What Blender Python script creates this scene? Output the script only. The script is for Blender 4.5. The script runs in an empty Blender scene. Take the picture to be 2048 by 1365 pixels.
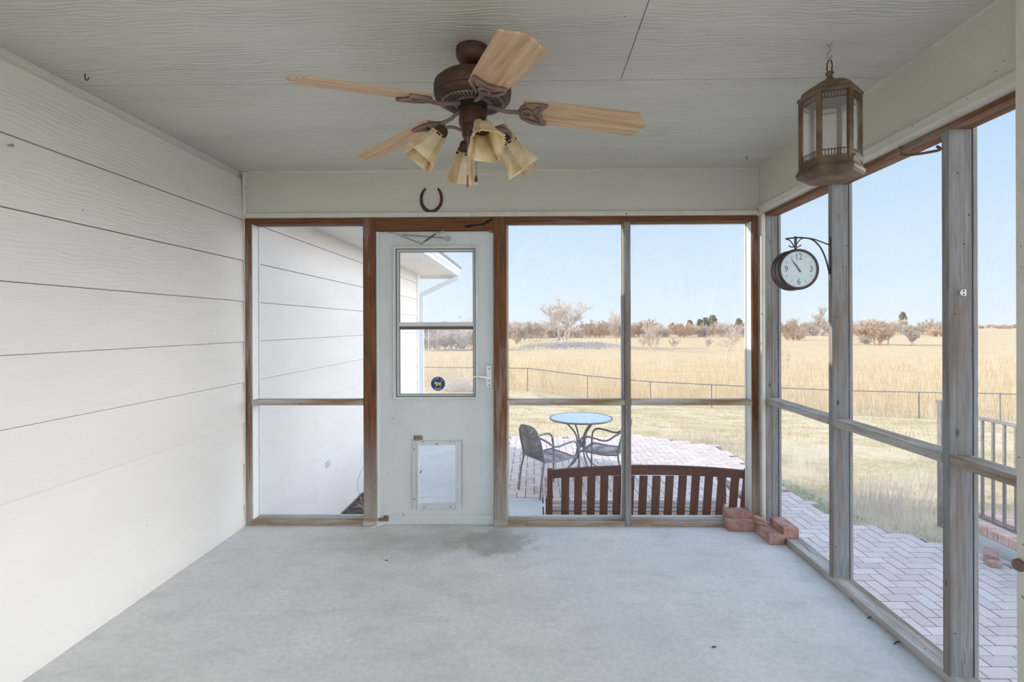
import bpy, bmesh, math, random
import numpy as np
from mathutils import Vector, Matrix, noise as mnoise
random.seed(7)
SC = bpy.context.scene
COL = SC.collection
V = Vector
PI = math.pi

# ------------------------------------------------------------------ camera
F, CX, CY = 1040.0, 1050.6, 651.4
YAW, ROLL, EYE = 0.0161, -0.0031, 1.4
_f = V((-math.sin(YAW), math.cos(YAW), 0)); _r0 = V((math.cos(YAW), math.sin(YAW), 0)); _u0 = V((0, 0, 1))
_r = _r0 * math.cos(ROLL) + _u0 * math.sin(ROLL); _u = _u0 * math.cos(ROLL) - _r0 * math.sin(ROLL)
C0 = V((0, 0, EYE))
cd = bpy.data.cameras.new('camera'); cam = bpy.data.objects.new('camera', cd); COL.objects.link(cam)
cd.sensor_width = 36; cd.lens = F * 36 / 2048; cd.shift_x = (1024 - CX) / 2048; cd.shift_y = (CY - 682.5) / 2048
cd.clip_start = .02; cd.clip_end = 5000
cam.matrix_world = Matrix(((_r.x, _u.x, -_f.x, 0), (_r.y, _u.y, -_f.y, 0), (_r.z, _u.z, -_f.z, EYE), (0, 0, 0, 1)))
SC.camera = cam
def ray(px, py): return _f + _r * ((px - CX) / F) - _u * ((py - CY) / F)
def PY(px, py, y): d = ray(px, py); return C0 + d * (y / d.y)
def PX(px, py, x): d = ray(px, py); return C0 + d * (x / d.x)
def PZ(px, py, z): d = ray(px, py); return C0 + d * ((z - EYE) / d.z)

XL, XR, XS, D, H, G = -2.036, 1.559, 1.602, 3.618, 2.483, -0.55
def bx(px, py=750, y=D): return PY(px, py, y).x
def bz(py, px=870, y=D): return PY(px, py, y).z

# ------------------------------------------------------------------ materials
def S(r, g, b):
    f = lambda c: (c / 255 / 12.92) if c <= 10.31 else ((c / 255 + .055) / 1.055) ** 2.4
    return (f(r), f(g), f(b), 1)
class NT:
    def __init__(s, name):
        s.m = bpy.data.materials.new(name); s.m.use_nodes = True; s.t = s.m.node_tree; s.t.nodes.clear()
        s.out = s.n('ShaderNodeOutputMaterial'); s.co = s.n('ShaderNodeTexCoord').outputs['Object']
    def n(s, t, **k):
        o = s.t.nodes.new(t)
        for a, b in k.items(): setattr(o, a, b)
        return o
    def l(s, a, b): s.t.links.new(a, b)
    def mp(s, scale=(1, 1, 1), loc=(0, 0, 0), rot=(0, 0, 0), src=None):
        o = s.n('ShaderNodeMapping'); o.inputs['Scale'].default_value = scale; o.inputs['Location'].default_value = loc
        o.inputs['Rotation'].default_value = rot; s.l(src or s.co, o.inputs['Vector']); return o.outputs[0]
    def noise(s, vec, scale, detail=6, rough=.6, dist=0):
        o = s.n('ShaderNodeTexNoise'); o.inputs['Scale'].default_value = scale; o.inputs['Detail'].default_value = detail
        o.inputs['Roughness'].default_value = rough; o.inputs['Distortion'].default_value = dist; s.l(vec, o.inputs['Vector']); return o.outputs['Fac']
    def voro(s, vec, scale, rnd=1.0):
        o = s.n('ShaderNodeTexVoronoi'); o.inputs['Scale'].default_value = scale; o.inputs['Randomness'].default_value = rnd; s.l(vec, o.inputs['Vector']); return o.outputs['Distance']
    def ramp(s, fac, stops):
        o = s.n('ShaderNodeValToRGB'); e = o.color_ramp.elements
        e[0].position, e[0].color = stops[0]; e[1].position, e[1].color = stops[-1]
        for p, c in stops[1:-1]: x = e.new(p); x.color = c
        s.l(fac, o.inputs[0]); return o.outputs[0]
    def mr(s, v, a, b, c=0, d=1):
        o = s.n('ShaderNodeMapRange'); s.l(v, o.inputs[0])
        for i, x in enumerate((a, b, c, d)): o.inputs[i + 1].default_value = x
        return o.outputs[0]
    def math(s, op, a, b=None, c=None):
        o = s.n('ShaderNodeMath', operation=op)
        for i, x in enumerate((a, b, c)):
            if x is None: continue
            if isinstance(x, (int, float)): o.inputs[i].default_value = x
            else: s.l(x, o.inputs[i])
        return o.outputs[0]
    def mix(s, fac, a, b, bt='MIX'):
        o = s.n('ShaderNodeMix', data_type='RGBA', blend_type=bt)
        for i, x in ((0, fac), (6, a), (7, b)):
            if isinstance(x, (int, float)): o.inputs[i].default_value = x
            elif isinstance(x, tuple): o.inputs[i].default_value = x
            else: s.l(x, o.inputs[i])
        return o.outputs[2]
    def bump(s, h, strength, dist=.01):
        o = s.n('ShaderNodeBump'); o.inputs['Strength'].default_value = strength; o.inputs['Distance'].default_value = dist
        s.l(h, o.inputs['Height']); return o.outputs[0]
    def bsdf(s, col, rough=.6, metal=0, spec=.5, nrm=None, surf=True):
        o = s.n('ShaderNodeBsdfPrincipled')
        if isinstance(col, tuple): o.inputs['Base Color'].default_value = col
        else: s.l(col, o.inputs['Base Color'])
        if isinstance(rough, (int, float)): o.inputs['Roughness'].default_value = rough
        else: s.l(rough, o.inputs['Roughness'])
        o.inputs['Metallic'].default_value = metal; o.inputs['Specular IOR Level'].default_value = spec
        if nrm is not None: s.l(nrm, o.inputs['Normal'])
        if surf: s.l(o.outputs[0], s.out.inputs['Surface'])
        return o
def sepz(t, axis='Z', src=None):
    o = t.n('ShaderNodeSeparateXYZ'); t.l(src or t.co, o.inputs[0]); return o.outputs[axis]
def pmat(name, c1, c2=None, scale=6, stretch=(1, 1, 1), lo=.35, hi=.65, rough=.6, bump=0, bscale=40, bstretch=(1, 1, 1), metal=0, spec=.5, speck=None, dist=.004):
    t = NT(name)
    col = c1
    if c2: col = t.ramp(t.noise(t.mp(stretch), scale), [(lo, c1), (hi, c2)])
    if speck:
        d = t.noise(t.mp(), speck[1], 3, .5)
        col = t.mix(t.mr(d, speck[2], speck[2] + .03), col, speck[0])
    nrm = t.bump(t.noise(t.mp(bstretch), bscale, 8), bump, dist) if bump else None
    t.bsdf(col, rough, metal, spec, nrm)
    return t.m
M = {}
def siding(name, c1, c2, along):
    t = NT(name)
    st = {'y': (1, .12, 1), 'x': (.12, 1, 1)}[along]
    lf = {'y': (1, .5, 2.2), 'x': (.5, 2.2, 1)}[along]
    n1 = t.noise(t.mp(st), 55, 8, .65, .3)
    n2 = t.noise(t.mp(lf), 2.2, 3)
    w = t.n('ShaderNodeTexWave', wave_type='BANDS', bands_direction={'y': 'Z', 'x': 'Y'}[along])
    w.inputs['Scale'].default_value = 16; w.inputs['Distortion'].default_value = 13; w.inputs['Detail'].default_value = 3; w.inputs['Detail Scale'].default_value = .9
    t.l(t.mp({'y': (.3, .3, 1), 'x': (.3, 1, .3)}[along]), w.inputs['Vector'])
    msk = t.mr(n2, .42, .66)
    hgt = t.math('ADD', t.math('MULTIPLY', n1, .5 if along == 'y' else .35), t.math('MULTIPLY', t.math('MULTIPLY', w.outputs['Fac'], msk), .42 if along == 'y' else .9))
    col = t.ramp(t.noise(t.mp(lf), 1.3, 4), [(.3, c1), (.7, c2)])
    sp = t.voro(t.mp(), 11)
    spn = t.noise(t.mp(), 3.3, 2)
    k = t.math('MULTIPLY', t.mr(sp, .045, .03), t.mr(spn, .5, .56))
    col = t.mix(t.math('MULTIPLY', k, .8), col, S(70, 62, 55))
    t.bsdf(col, .42, 0, .45, t.bump(hgt, .5 if along == 'y' else .55, .008))
    return t.m
M['siding'] = siding('painted lap siding', S(219, 214, 206), S(226, 221, 214), 'y')
M['ceiling'] = siding('painted ceiling hardboard', S(196, 194, 181), S(204, 202, 190), 'x')
M['beam'] = pmat('painted beam board', S(200, 196, 184), S(208, 204, 193), 1.5, (.4, 1, 1), rough=.5, bump=.25, bscale=50, bstretch=(.08, 1, 1))
def beam_side():
    t = NT('painted side beam board')
    col = t.ramp(t.noise(t.mp((1, .4, 1)), 1.5), [(.35, S(198, 192, 178)), (.65, S(208, 203, 190))])
    k = t.math('MULTIPLY', t.mr(t.voro(t.mp((1, .8, 1)), 40), .11, .05), t.mr(t.noise(t.mp(), 3, 3), .47, .55))
    col = t.mix(t.math('MULTIPLY', k, .85), col, S(70, 60, 50))
    t.bsdf(col, .5, 0, .4, t.bump(t.noise(t.mp((1, .1, 1)), 60, 8), .3, .004)); return t.m
M['beam_side'] = beam_side()
M['trim'] = pmat('painted cream trim', S(212, 208, 196), S(196, 190, 176), 7, lo=.45, hi=.8, rough=.5, speck=(S(90, 80, 68), 38, .7))
M['white'] = pmat('white painted wood', S(222, 222, 218), S(200, 198, 192), 4, lo=.5, hi=.8, rough=.5)
def concrete(name, c1, c2, stain=False):
    t = NT(name)
    a = t.noise(t.mp(), 1.6, 8, .65); b = t.noise(t.mp(), 38, 6, .7)
    col = t.ramp(a, [(.3, c1), (.7, c2)])
    col = t.mix(t.mr(b, .38, .68, 0, .30), col, S(168, 167, 165))
    c3 = t.noise(t.mp((.55, 1, 1)), 7, 8, .7)
    col = t.mix(t.mr(c3, .5, .72, 0, .28), col, S(160, 158, 156))
    sp = t.math('MULTIPLY', t.mr(t.voro(t.mp(), 9), .035, .022), t.mr(t.noise(t.mp(), 2.1, 2), .46, .52))
    col = t.mix(t.math('MULTIPLY', sp, .8), col, S(70, 66, 62))
    if stain:   # damp patch in front of the door: an irregular shape of its own
        w = t.noise(t.mp(), 3.2, 7, .65)
        o = t.n('ShaderNodeVectorMath', operation='DISTANCE'); t.l(t.mp((1, 1.55, 0), (.24, -5.2, 0)), o.inputs[0]); o.inputs[1].default_value = (0, 0, 0)
        k = t.mr(t.math('ADD', o.outputs['Value'], t.math('MULTIPLY', w, .7)), .66, .56)
        col = t.mix(t.math('MULTIPLY', t.math('MULTIPLY', k, t.mr(t.noise(t.mp(), 11, 6, .7), .3, .6, .45, 1)), .52), col, S(132, 128, 122))
        o2 = t.n('ShaderNodeVectorMath', operation='DISTANCE'); t.l(t.mp((.8, 1.6, 0), (.52, -5.42, 0)), o2.inputs[0]); o2.inputs[1].default_value = (0, 0, 0)
        k2 = t.mr(t.math('ADD', o2.outputs['Value'], t.math('MULTIPLY', w, .9)), 1.05, .6)
        col = t.mix(t.math('MULTIPLY', k2, .42), col, S(140, 132, 120))
    t.bsdf(col, t.mr(a, .3, .7, .5, .75), 0, .3, t.bump(b, .12, .004))
    return t.m
M['floor'] = concrete('porch concrete', S(216, 215, 213), S(238, 236, 233), True)
M['concrete'] = concrete('outdoor concrete', S(196, 196, 196), S(180, 180, 180))
def wood(name, c1, c2, cw, axis, weather=(.45, .65), zfade=None, knots=True, bumps=.5, moss=False):
    """grain along axis; c1/c2 grain colours, cw weathered grey"""
    t = NT(name)
    st = {'x': (.05, 1, 1), 'y': (1, .05, 1), 'z': (1, 1, .05)}[axis]
    s2 = {'x': (.12, 1, 1), 'y': (1, .12, 1), 'z': (1, 1, .12)}[axis]
    g = t.noise(t.mp(st), 70, 8, .65, .2)
    col = t.ramp(g, [(.3, c1), (.7, c2)])
    w = t.noise(t.mp(s2), 9, 6, .65)
    k = t.mr(w, weather[0], weather[1])
    if zfade:
        k = t.math('ADD', k, t.mr(sepz(t), zfade[0], zfade[1])); k = t.math('MINIMUM', k, 1.0)
    gw = t.ramp(g, [(.3, cw), (.7, tuple(min(1, c * 1.45) for c in cw[:3]) + (1,))])
    col = t.mix(k, col, gw)
    if moss:   # lichen and splinter marks
        mo_ = t.math('MULTIPLY', t.mr(t.noise(t.mp(s2), 34, 6, .75), .56, .66), t.mr(t.noise(t.mp(s2), 5, 3), .45, .6))
        col = t.mix(t.math('MULTIPLY', mo_, .65), col, S(74, 66, 56))
    if knots:
        s3 = {'x': (.45, 1, 1), 'y': (1, .45, 1), 'z': (1, 1, .45)}[axis]
        kd = t.voro(t.mp(s3, (.37, .21, .11)), 6.5)
        kn = t.math('MULTIPLY', t.mr(kd, .062, .02), .75)
        col = t.mix(kn, col, S(62, 42, 30))
        nd = t.voro(t.mp((1, 1, 1), (.1, .7, .3)), 17)
        col = t.mix(t.math('MULTIPLY', t.mr(nd, .075, .05), .8), col, S(40, 32, 28))
    t.bsdf(col, .75, 0, .25, t.bump(g, bumps, .003))
    return t.m
BR1, BR2, GREY = S(84, 52, 32), S(134, 90, 60), S(146, 138, 130)
M['wood_z'] = wood('brown weathered wood upright', BR1, BR2, GREY, 'z', (.55, .75), (.75, .05))
M['wood_x'] = wood('brown weathered wood across', BR1, BR2, GREY, 'x', (.6, .8))
M['wood_y'] = wood('brown weathered wood along', S(96, 64, 46), S(146, 102, 76), GREY, 'y', (.5, .75))
M['grey_z'] = wood('grey weathered wood upright', S(104, 90, 78), S(150, 134, 120), S(134, 135, 137), 'z', (.34, .58), None, True, .9, True)
M['grey_x'] = wood('grey weathered wood across', S(120, 92, 66), S(164, 136, 106), S(176, 172, 166), 'x', (.38, .62), None)
M['grey_y'] = wood('grey weathered wood along', S(112, 94, 76), S(154, 134, 112), S(170, 168, 164), 'y', (.35, .6), None, True, .9, True)
def film(name, wrinkle, milk, tint=(1, 1, 1, 1), mk=4):
    t = NT(name)
    tr = t.n('ShaderNodeBsdfTransparent'); tr.inputs[0].default_value = tint
    gl = t.n('ShaderNodeBsdfGlossy'); gl.inputs['Roughness'].default_value = .12
    gl.inputs['Color'].default_value = (1, 1, 1, 1)
    h = t.noise(t.mp((1, 1, .45)), 4, 5, .6, 1.2)
    t.l(t.bump(h, wrinkle, .05), gl.inputs['Normal'])
    tl = t.n('ShaderNodeBsdfTranslucent'); tl.inputs[0].default_value = (.95, .97, 1, 1)
    streak = t.mr(t.noise(t.mp((3, 3, .8)), 5, 5, .6, 2.0), .6, .75, milk, milk * mk)
    m1 = t.n('ShaderNodeMixShader'); m1.inputs[0].default_value = .035
    t.l(tr.outputs[0], m1.inputs[1]); t.l(gl.outputs[0], m1.inputs[2])
    m2 = t.n('ShaderNodeMixShader'); t.l(streak, m2.inputs[0]); t.l(m1.outputs[0], m2.inputs[1]); t.l(tl.outputs[0], m2.inputs[2])
    t.l(m2.outputs[0], t.out.inputs['Surface']); return t.m
M['film'] = film('clear plastic film', .5, .012)
M['film_l'] = film('dusty blue grey dimming film', .8, .02, (.86, .89, .94, 1))  # blue-grey tint added to dim the bright wing wall behind
M['film_r'] = film('wrinkled clear plastic film', 1.0, .03)
M['glass'] = film('storm door glass', 0.0, .17, mk=1.2)
M['flap'] = film('clear pet flap', .3, .06)
M['door'] = pmat('white door metal', S(212, 216, 217), S(200, 203, 201), 2.5, lo=.4, hi=.7, rough=.45, bump=.08, bscale=120, speck=(S(110, 100, 88), 24, .725))
M['door_frame'] = pmat('white aluminium frame', S(214, 216, 214), S(196, 198, 196), 3, rough=.4)
M['gasket_shadow'] = pmat('dark grey gasket', S(96, 94, 88), rough=.6)
M['bronze'] = pmat('dusty bronze metal', S(66, 42, 30), S(100, 72, 56), 9, lo=.4, hi=.8, rough=.5, metal=.15, spec=.4, bump=.1, bscale=60)
M['dust_bronze'] = pmat('dust covered bronze metal', S(112, 90, 80), S(140, 118, 106), 12, rough=.7)
M['black'] = pmat('black gap', S(22, 18, 16), rough=.8)
def bladewood():
    t = NT('light oak fan blade')
    g = t.noise(t.mp((.06, 1, 1)), 60, 8, .65, .4)
    w = t.n('ShaderNodeTexWave', wave_type='BANDS', bands_direction='Y'); w.inputs['Scale'].default_value = 9; w.inputs['Distortion'].default_value = 12; w.inputs['Detail'].default_value = 3
    t.l(t.mp((.18, 1, 1)), w.inputs['Vector'])
    f = t.math('ADD', t.math('MULTIPLY', g, .86), t.math('MULTIPLY', w.outputs['Fac'], .14))
    t.bsdf(t.ramp(f, [(.3, S(174, 136, 100)), (.7, S(218, 186, 150))]), .5, 0, .35, t.bump(g, .2, .002)); return t.m
M['blade'] = bladewood()
def shade():
    t = NT('cream ribbed lamp glass')
    col = t.ramp(t.noise(t.mp(), 14, 4), [(.3, S(226, 202, 158)), (.62, S(250, 240, 214))])
    b = t.bsdf(col, .35, 0, .5, None, False)
    tl = t.n('ShaderNodeBsdfTranslucent'); t.l(col, tl.inputs[0])
    m = t.n('ShaderNodeMixShader'); m.inputs[0].default_value = .5; t.l(b.outputs[0], m.inputs[1]); t.l(tl.outputs[0], m.inputs[2]); t.l(m.outputs[0], t.out.inputs[0]); return t.m
M['shade'] = shade()
M['rust'] = pmat('rusty iron', S(52, 36, 28), S(92, 62, 44), 30, rough=.8, bump=.5, bscale=90)
M['lantern'] = pmat('aged brass lantern metal', S(84, 64, 48), S(128, 106, 88), 10, rough=.55, metal=.25, bump=.15, bscale=70)
M['lantern_glass'] = film('dusty lantern glass', .2, .38, (.97, .96, .92, 1), mk=1.5)
M['wire'] = pmat('dark wire', S(70, 56, 46), rough=.5, metal=.4)
M['steel'] = pmat('galvanised steel', S(150, 148, 142), S(180, 178, 172), 20, rough=.45, metal=.5)
M['clock_case'] = pmat('dark brown clock metal', S(66, 50, 46), S(84, 66, 60), 8, rough=.3, metal=.3)
M['clock_dial'] = pmat('pale clock dial', S(214, 226, 230), rough=.25)
M['ink'] = pmat('dark grey ink', S(92, 102, 112), rough=.6)
M['navy'] = pmat('navy blue vinyl', S(34, 62, 124), rough=.5)
M['yellow'] = pmat('yellow vinyl', S(226, 190, 40), rough=.5)
M['ivory'] = pmat('white vinyl', S(236, 238, 236), rough=.5)
M['plastic_white'] = pmat('white enamel', S(232, 232, 228), rough=.35)
def paver(name, pal):
    t = NT(name)
    gi = t.n('ShaderNodeNewGeometry')
    col = t.ramp(gi.outputs['Random Per Island'], [(i / (len(pal) - 1), c) for i, c in enumerate(pal)])
    n = t.noise(t.mp(), 45, 6, .7)
    col = t.mix(t.mr(n, .35, .7, 0, .35), col, S(206, 188, 180))
    t.bsdf(col, .85, 0, .2, t.bump(n, .4, .004)); return t.m
M['paver'] = paver('red clay pavers', [S(204, 182, 176), S(216, 200, 194), S(196, 176, 172), S(210, 200, 196)])
M['brick'] = pmat('red clay brick', S(160, 112, 98), S(196, 158, 146), 14, rough=.85, bump=.5, bscale=70, speck=(S(210, 186, 174), 40, .68))
M['coping'] = pmat('pale red coping brick', S(192, 148, 134), S(220, 188, 174), 14, rough=.85, bump=.4, bscale=70)
M['sand'] = pmat('joint sand', S(84, 76, 74), S(112, 102, 98), 20, rough=.95)
M['bench'] = wood('dark red brown bench wood', S(82, 46, 30), S(112, 66, 44), S(122, 80, 56), 'z', (.5, .8), None, False, .3)
M['bench_x'] = wood('dark red brown bench wood across', S(84, 48, 32), S(108, 64, 44), S(120, 80, 58), 'x', (.5, .8), None, False, .3)
M['bench_seat_sky'] = wood('sky pale bench seat wood', S(128, 106, 94), S(152, 132, 120), S(178, 166, 158), 'x', (.4, .7), None, False, .3)  # paler and greyer: sky reflection put into the seat colour
M['chair'] = pmat('grey powder coated tube', S(112, 112, 116), S(128, 128, 132), 10, rough=.45, metal=.2)
def weave():
    t = NT('woven resin mesh')
    ax = []
    for a, k in (('Y', 330), ('X', 330)):
        ax.append(t.math('SINE', t.math('MULTIPLY', sepz(t, a), k)))
    zs = t.math('SINE', t.math('MULTIPLY', sepz(t, 'Z'), 330))
    h = t.math('MINIMUM', ax[0], t.math('MAXIMUM', ax[1], zs))
    hole = t.math('GREATER_THAN', h, -.05)
    b = t.bsdf(t.ramp(t.noise(t.mp(), 60), [(.3, S(104, 96, 94)), (.7, S(138, 132, 134))]), .55, 0, .4, None, False)
    tr = t.n('ShaderNodeBsdfTransparent'); m = t.n('ShaderNodeMixShader'); t.l(hole, m.inputs[0]); t.l(b.outputs[0], m.inputs[1]); t.l(tr.outputs[0], m.inputs[2]); t.l(m.outputs[0], t.out.inputs[0]); return t.m
M['weave'] = weave()
M['table_glass'] = pmat('mottled table glass', S(176, 184, 188), S(232, 236, 238), 30, rough=.38, spec=.4, bump=.3, bscale=40)
M['rail'] = pmat('grey painted railing', S(106, 100, 98), S(128, 124, 122), 12, rough=.5, metal=.2)
M['fence'] = pmat('galvanised fence', S(126, 124, 122), S(148, 146, 142), 10, rough=.5, metal=.3)
M['bark'] = pmat('haze pale grey bark', S(192, 176, 162), S(218, 204, 190), 3, rough=.9)  # distance haze put into the bark colour as paleness
M['bark_brown'] = pmat('tan twigs', S(190, 162, 136), S(216, 190, 164), 2, rough=.9)
M['cedar'] = pmat('dull cedar foliage', S(112, 112, 84), S(150, 140, 106), 2, rough=.9)
def ground():
    t = NT('lawn and prairie')
    y = sepz(t, 'Y')
    n1 = t.noise(t.mp(), .9, 8, .7); n2 = t.noise(t.mp((1, 2.2, 1)), .25, 6, .65); n3 = t.noise(t.mp((1, 1, 1)), 14, 6, .7)
    lawn = t.ramp(n1, [(.32, S(140, 130, 84)), (.44, S(172, 150, 110)), (.56, S(200, 178, 146)), (.72, S(180, 166, 152))])
    lawn = t.mix(t.mr(n3, .3, .7, 0, .5), lawn, S(218, 200, 168))
    fld = t.ramp(n2, [(.3, S(184, 154, 116)), (.5, S(198, 170, 132)), (.7, S(206, 182, 146))])
    edge = t.math('ADD', y, t.math('MULTIPLY', n2, 6))
    col = t.mix(t.mr(edge, 26, 29), lawn, fld)
    t.bsdf(col, .95, 0, .1, t.bump(t.noise(t.mp(), 9, 8, .75), .5, .03)); return t.m
M['ground'] = ground()
M['straw'] = None
def straw(name, c1, c2):
    t = NT(name)
    gi = t.n('ShaderNodeNewGeometry'); col = t.ramp(gi.outputs['Random Per Island'], [(0, c1), (1, c2)])
    b = t.bsdf(col, .8, 0, .2, None, False); tl = t.n('ShaderNodeBsdfTranslucent'); t.l(col, tl.inputs[0])
    m = t.n('ShaderNodeMixShader'); m.inputs[0].default_value = .4; t.l(b.outputs[0], m.inputs[1]); t.l(tl.outputs[0], m.inputs[2]); t.l(m.outputs[0], t.out.inputs[0]); return t.m
M['straw'] = straw('tall dry straw', S(198, 172, 134), S(224, 204, 172))
M['straw_pale'] = straw('pale dead weeds', S(190, 176, 164), S(224, 212, 198))
M['lawn_blade'] = straw('short mixed grass', S(158, 146, 100), S(212, 194, 158))
M['scrub'] = straw('grey bank shade scrub', S(204, 200, 200), S(228, 222, 218))
M['green_leaf'] = straw('low green leaves', S(140, 168, 128), S(186, 204, 172))
M['mulch'] = straw('bark mulch', S(84, 66, 58), S(150, 128, 114))
M['soil'] = pmat('dark soil', S(82, 70, 64), S(116, 102, 94), 14, rough=.95, bump=.8, bscale=40)
M['roof'] = pmat('grey shingle', S(120, 112, 104), S(140, 132, 124), 20, rough=.9)
M['soffit'] = pmat('white soffit', S(226, 222, 214), S(214, 208, 198), 3, rough=.6)
M['gutter'] = pmat('white gutter metal', S(214, 220, 228), rough=.4)

# ------------------------------------------------------------------ geometry helpers
class MB:
    def __init__(s): s.v = []; s.f = []
    def add(s, vs, fs):
        o = len(s.v); s.v.extend(V(p) for p in vs); s.f.extend([tuple(i + o for i in f) for f in fs]); return s
    def box(s, x0, x1, y0, y1, z0, z1):
        if x0 > x1: x0, x1 = x1, x0
        if y0 > y1: y0, y1 = y1, y0
        if z0 > z1: z0, z1 = z1, z0
        return s.add([(x0, y0, z0), (x1, y0, z0), (x1, y1, z0), (x0, y1, z0), (x0, y0, z1), (x1, y0, z1), (x1, y1, z1), (x0, y1, z1)],
                     [(3, 2, 1, 0), (4, 5, 6, 7), (0, 1, 5, 4), (1, 2, 6, 5), (2, 3, 7, 6), (3, 0, 4, 7)])
    def mbox(s, Mx, hx, hy, hz):
        i = len(s.v); s.box(-hx, hx, -hy, hy, -hz, hz)
        for k in range(i, len(s.v)): s.v[k] = Mx @ s.v[k]
        return s
    def bar(s, p, q, w, t, up=(0, 0, 1)):
        p, q = V(p), V(q); a = (q - p).normalized(); b = a.cross(V(up))
        if b.length < 1e-4: b = a.cross(V((0, 1, 0)))
        b.normalize(); c = b.cross(a)
        Mx = Matrix((( a.x, b.x, c.x, 0), (a.y, b.y, c.y, 0), (a.z, b.z, c.z, 0), (0, 0, 0, 1))); Mx.translation = (p + q) / 2
        return s.mbox(Mx, (q - p).length / 2, w / 2, t / 2)
    def tube(s, pts, r, n=8, closed=False):
        pts = [V(p) for p in pts]; N = len(pts); R = r if isinstance(r, (list, tuple)) else [r] * N
        tg = []
        for i in range(N):
            a = pts[(i - 1) % N] if (closed or i > 0) else pts[i]; b = pts[(i + 1) % N] if (closed or i < N - 1) else pts[i]
            d = (b - a); tg.append(d.normalized() if d.length > 1e-9 else V((0, 0, 1)))
        nrm = tg[0].orthogonal().normalized(); rings = []
        for i in range(N):
            nrm = nrm - tg[i] * nrm.dot(tg[i])
            nrm = nrm.normalized() if nrm.length > 1e-6 else tg[i].orthogonal().normalized()
            b = tg[i].cross(nrm); o = len(s.v)
            for k in range(n):
                a = 2 * PI * k / n; s.v.append(pts[i] + (nrm * math.cos(a) + b * math.sin(a)) * R[i])
            rings.append(o)
        for i in range(N if closed else N - 1):
            a, b = rings[i], rings[(i + 1) % N]
            for k in range(n): s.f.append((a + k, a + (k + 1) % n, b + (k + 1) % n, b + k))
        if not closed:
            s.f.append(tuple(rings[0] + k for k in reversed(range(n)))); s.f.append(tuple(rings[-1] + k for k in range(n)))
        return s
    def lathe(s, prof, n=24, Mx=None, ang0=0.0):
        Mx = Mx or Matrix.Identity(4); o = len(s.v)
        for r, z in prof:
            for k in range(n):
                a = ang0 + 2 * PI * k / n; s.v.append(Mx @ V((max(r, 1e-5) * math.cos(a), max(r, 1e-5) * math.sin(a), z)))
        for i in range(len(prof) - 1):
            for k in range(n):
                a = o + i * n; b = a + n; s.f.append((a + k, a + (k + 1) % n, b + (k + 1) % n, b + k))
        s.f.append(tuple(o + k for k in reversed(range(n)))); e = o + (len(prof) - 1) * n; s.f.append(tuple(e + k for k in range(n)))
        return s
    def prism(s, poly, fn, c0, c1):
        n = len(poly); o = len(s.v)
        for c in (c0, c1):
            for a, b in poly: s.v.append(V(fn(a, b, c)))
        s.f.append(tuple(o + k for k in reversed(range(n)))); s.f.append(tuple(o + n + k for k in range(n)))
        for k in range(n): s.f.append((o + k, o + (k + 1) % n, o + n + (k + 1) % n, o + n + k))
        return s
    def xf(s, Mx): s.v = [Mx @ p for p in s.v]; return s
    def build(s, name, mat, parent=None, smooth=None, bevel=0, seg=2, solid=0, recalc=True):
        o0 = wl(parent) if parent else V((0, 0, 0))
        me = bpy.data.meshes.new(name); me.from_pydata([tuple(p - o0) for p in s.v], [], s.f)
        if recalc:
            bm = bmesh.new(); bm.from_mesh(me); bmesh.ops.recalc_face_normals(bm, faces=bm.faces); bm.to_mesh(me); bm.free()
        me.materials.append(M[mat] if isinstance(mat, str) else mat)
        o = bpy.data.objects.new(name, me); COL.objects.link(o)
        if smooth is not None:
            me.shade_smooth(); me.set_sharp_from_angle(angle=math.radians(smooth))
        if bevel:
            b = o.modifiers.new('bevel', 'BEVEL'); b.width = bevel; b.segments = seg; b.limit_method = 'ANGLE'; b.angle_limit = math.radians(40)
        if solid:
            b = o.modifiers.new('solid', 'SOLIDIFY'); b.thickness = solid; b.offset = 0
        if parent: o.parent = parent
        return o
def wl(o):
    p = V((0, 0, 0))
    while o: p = p + o.location; o = o.parent
    return p
def tag(o, label=None, cat=None, group=None, kind=None):
    if label: o['label'] = label
    if cat: o['category'] = cat
    if group: o['group'] = group
    if kind: o['kind'] = kind
    return o
def empty(name, loc=(0, 0, 0), rz=0, **k):
    o = bpy.data.objects.new(name, None); COL.objects.link(o); o.location = loc; o.rotation_euler = (0, 0, rz); o.empty_display_size = .05
    return tag(o, **k)
def copy_tree(o, parent=None, top=True):
    c = o.copy(); COL.objects.link(c)
    if parent: c.parent = parent
    for ch in list(o.children): copy_tree(ch, c, False)
    return c
def struct(o, label=None, cat=None): return tag(o, label, cat, None, 'structure')
def arc(c, r, a0, a1, n, fx, fy):
    return [V(c) + V(fx) * (r * math.cos(a0 + (a1 - a0) * i / n)) + V(fy) * (r * math.sin(a0 + (a1 - a0) * i / n)) for i in range(n + 1)]
def bez(p, n=8):
    """Catmull-Rom through points"""
    P = [V(q) for q in p]; out = []
    for i in range(len(P) - 1):
        a = P[max(i - 1, 0)]; b = P[i]; c = P[i + 1]; d = P[min(i + 2, len(P) - 1)]
        for k in range(n):
            t = k / n; out.append(.5 * ((2 * b) + (c - a) * t + (2 * a - 5 * b + 4 * c - d) * t * t + (3 * b - a - 3 * c + d) * t ** 3))
    out.append(P[-1]); return out
_tc = {}
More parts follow.
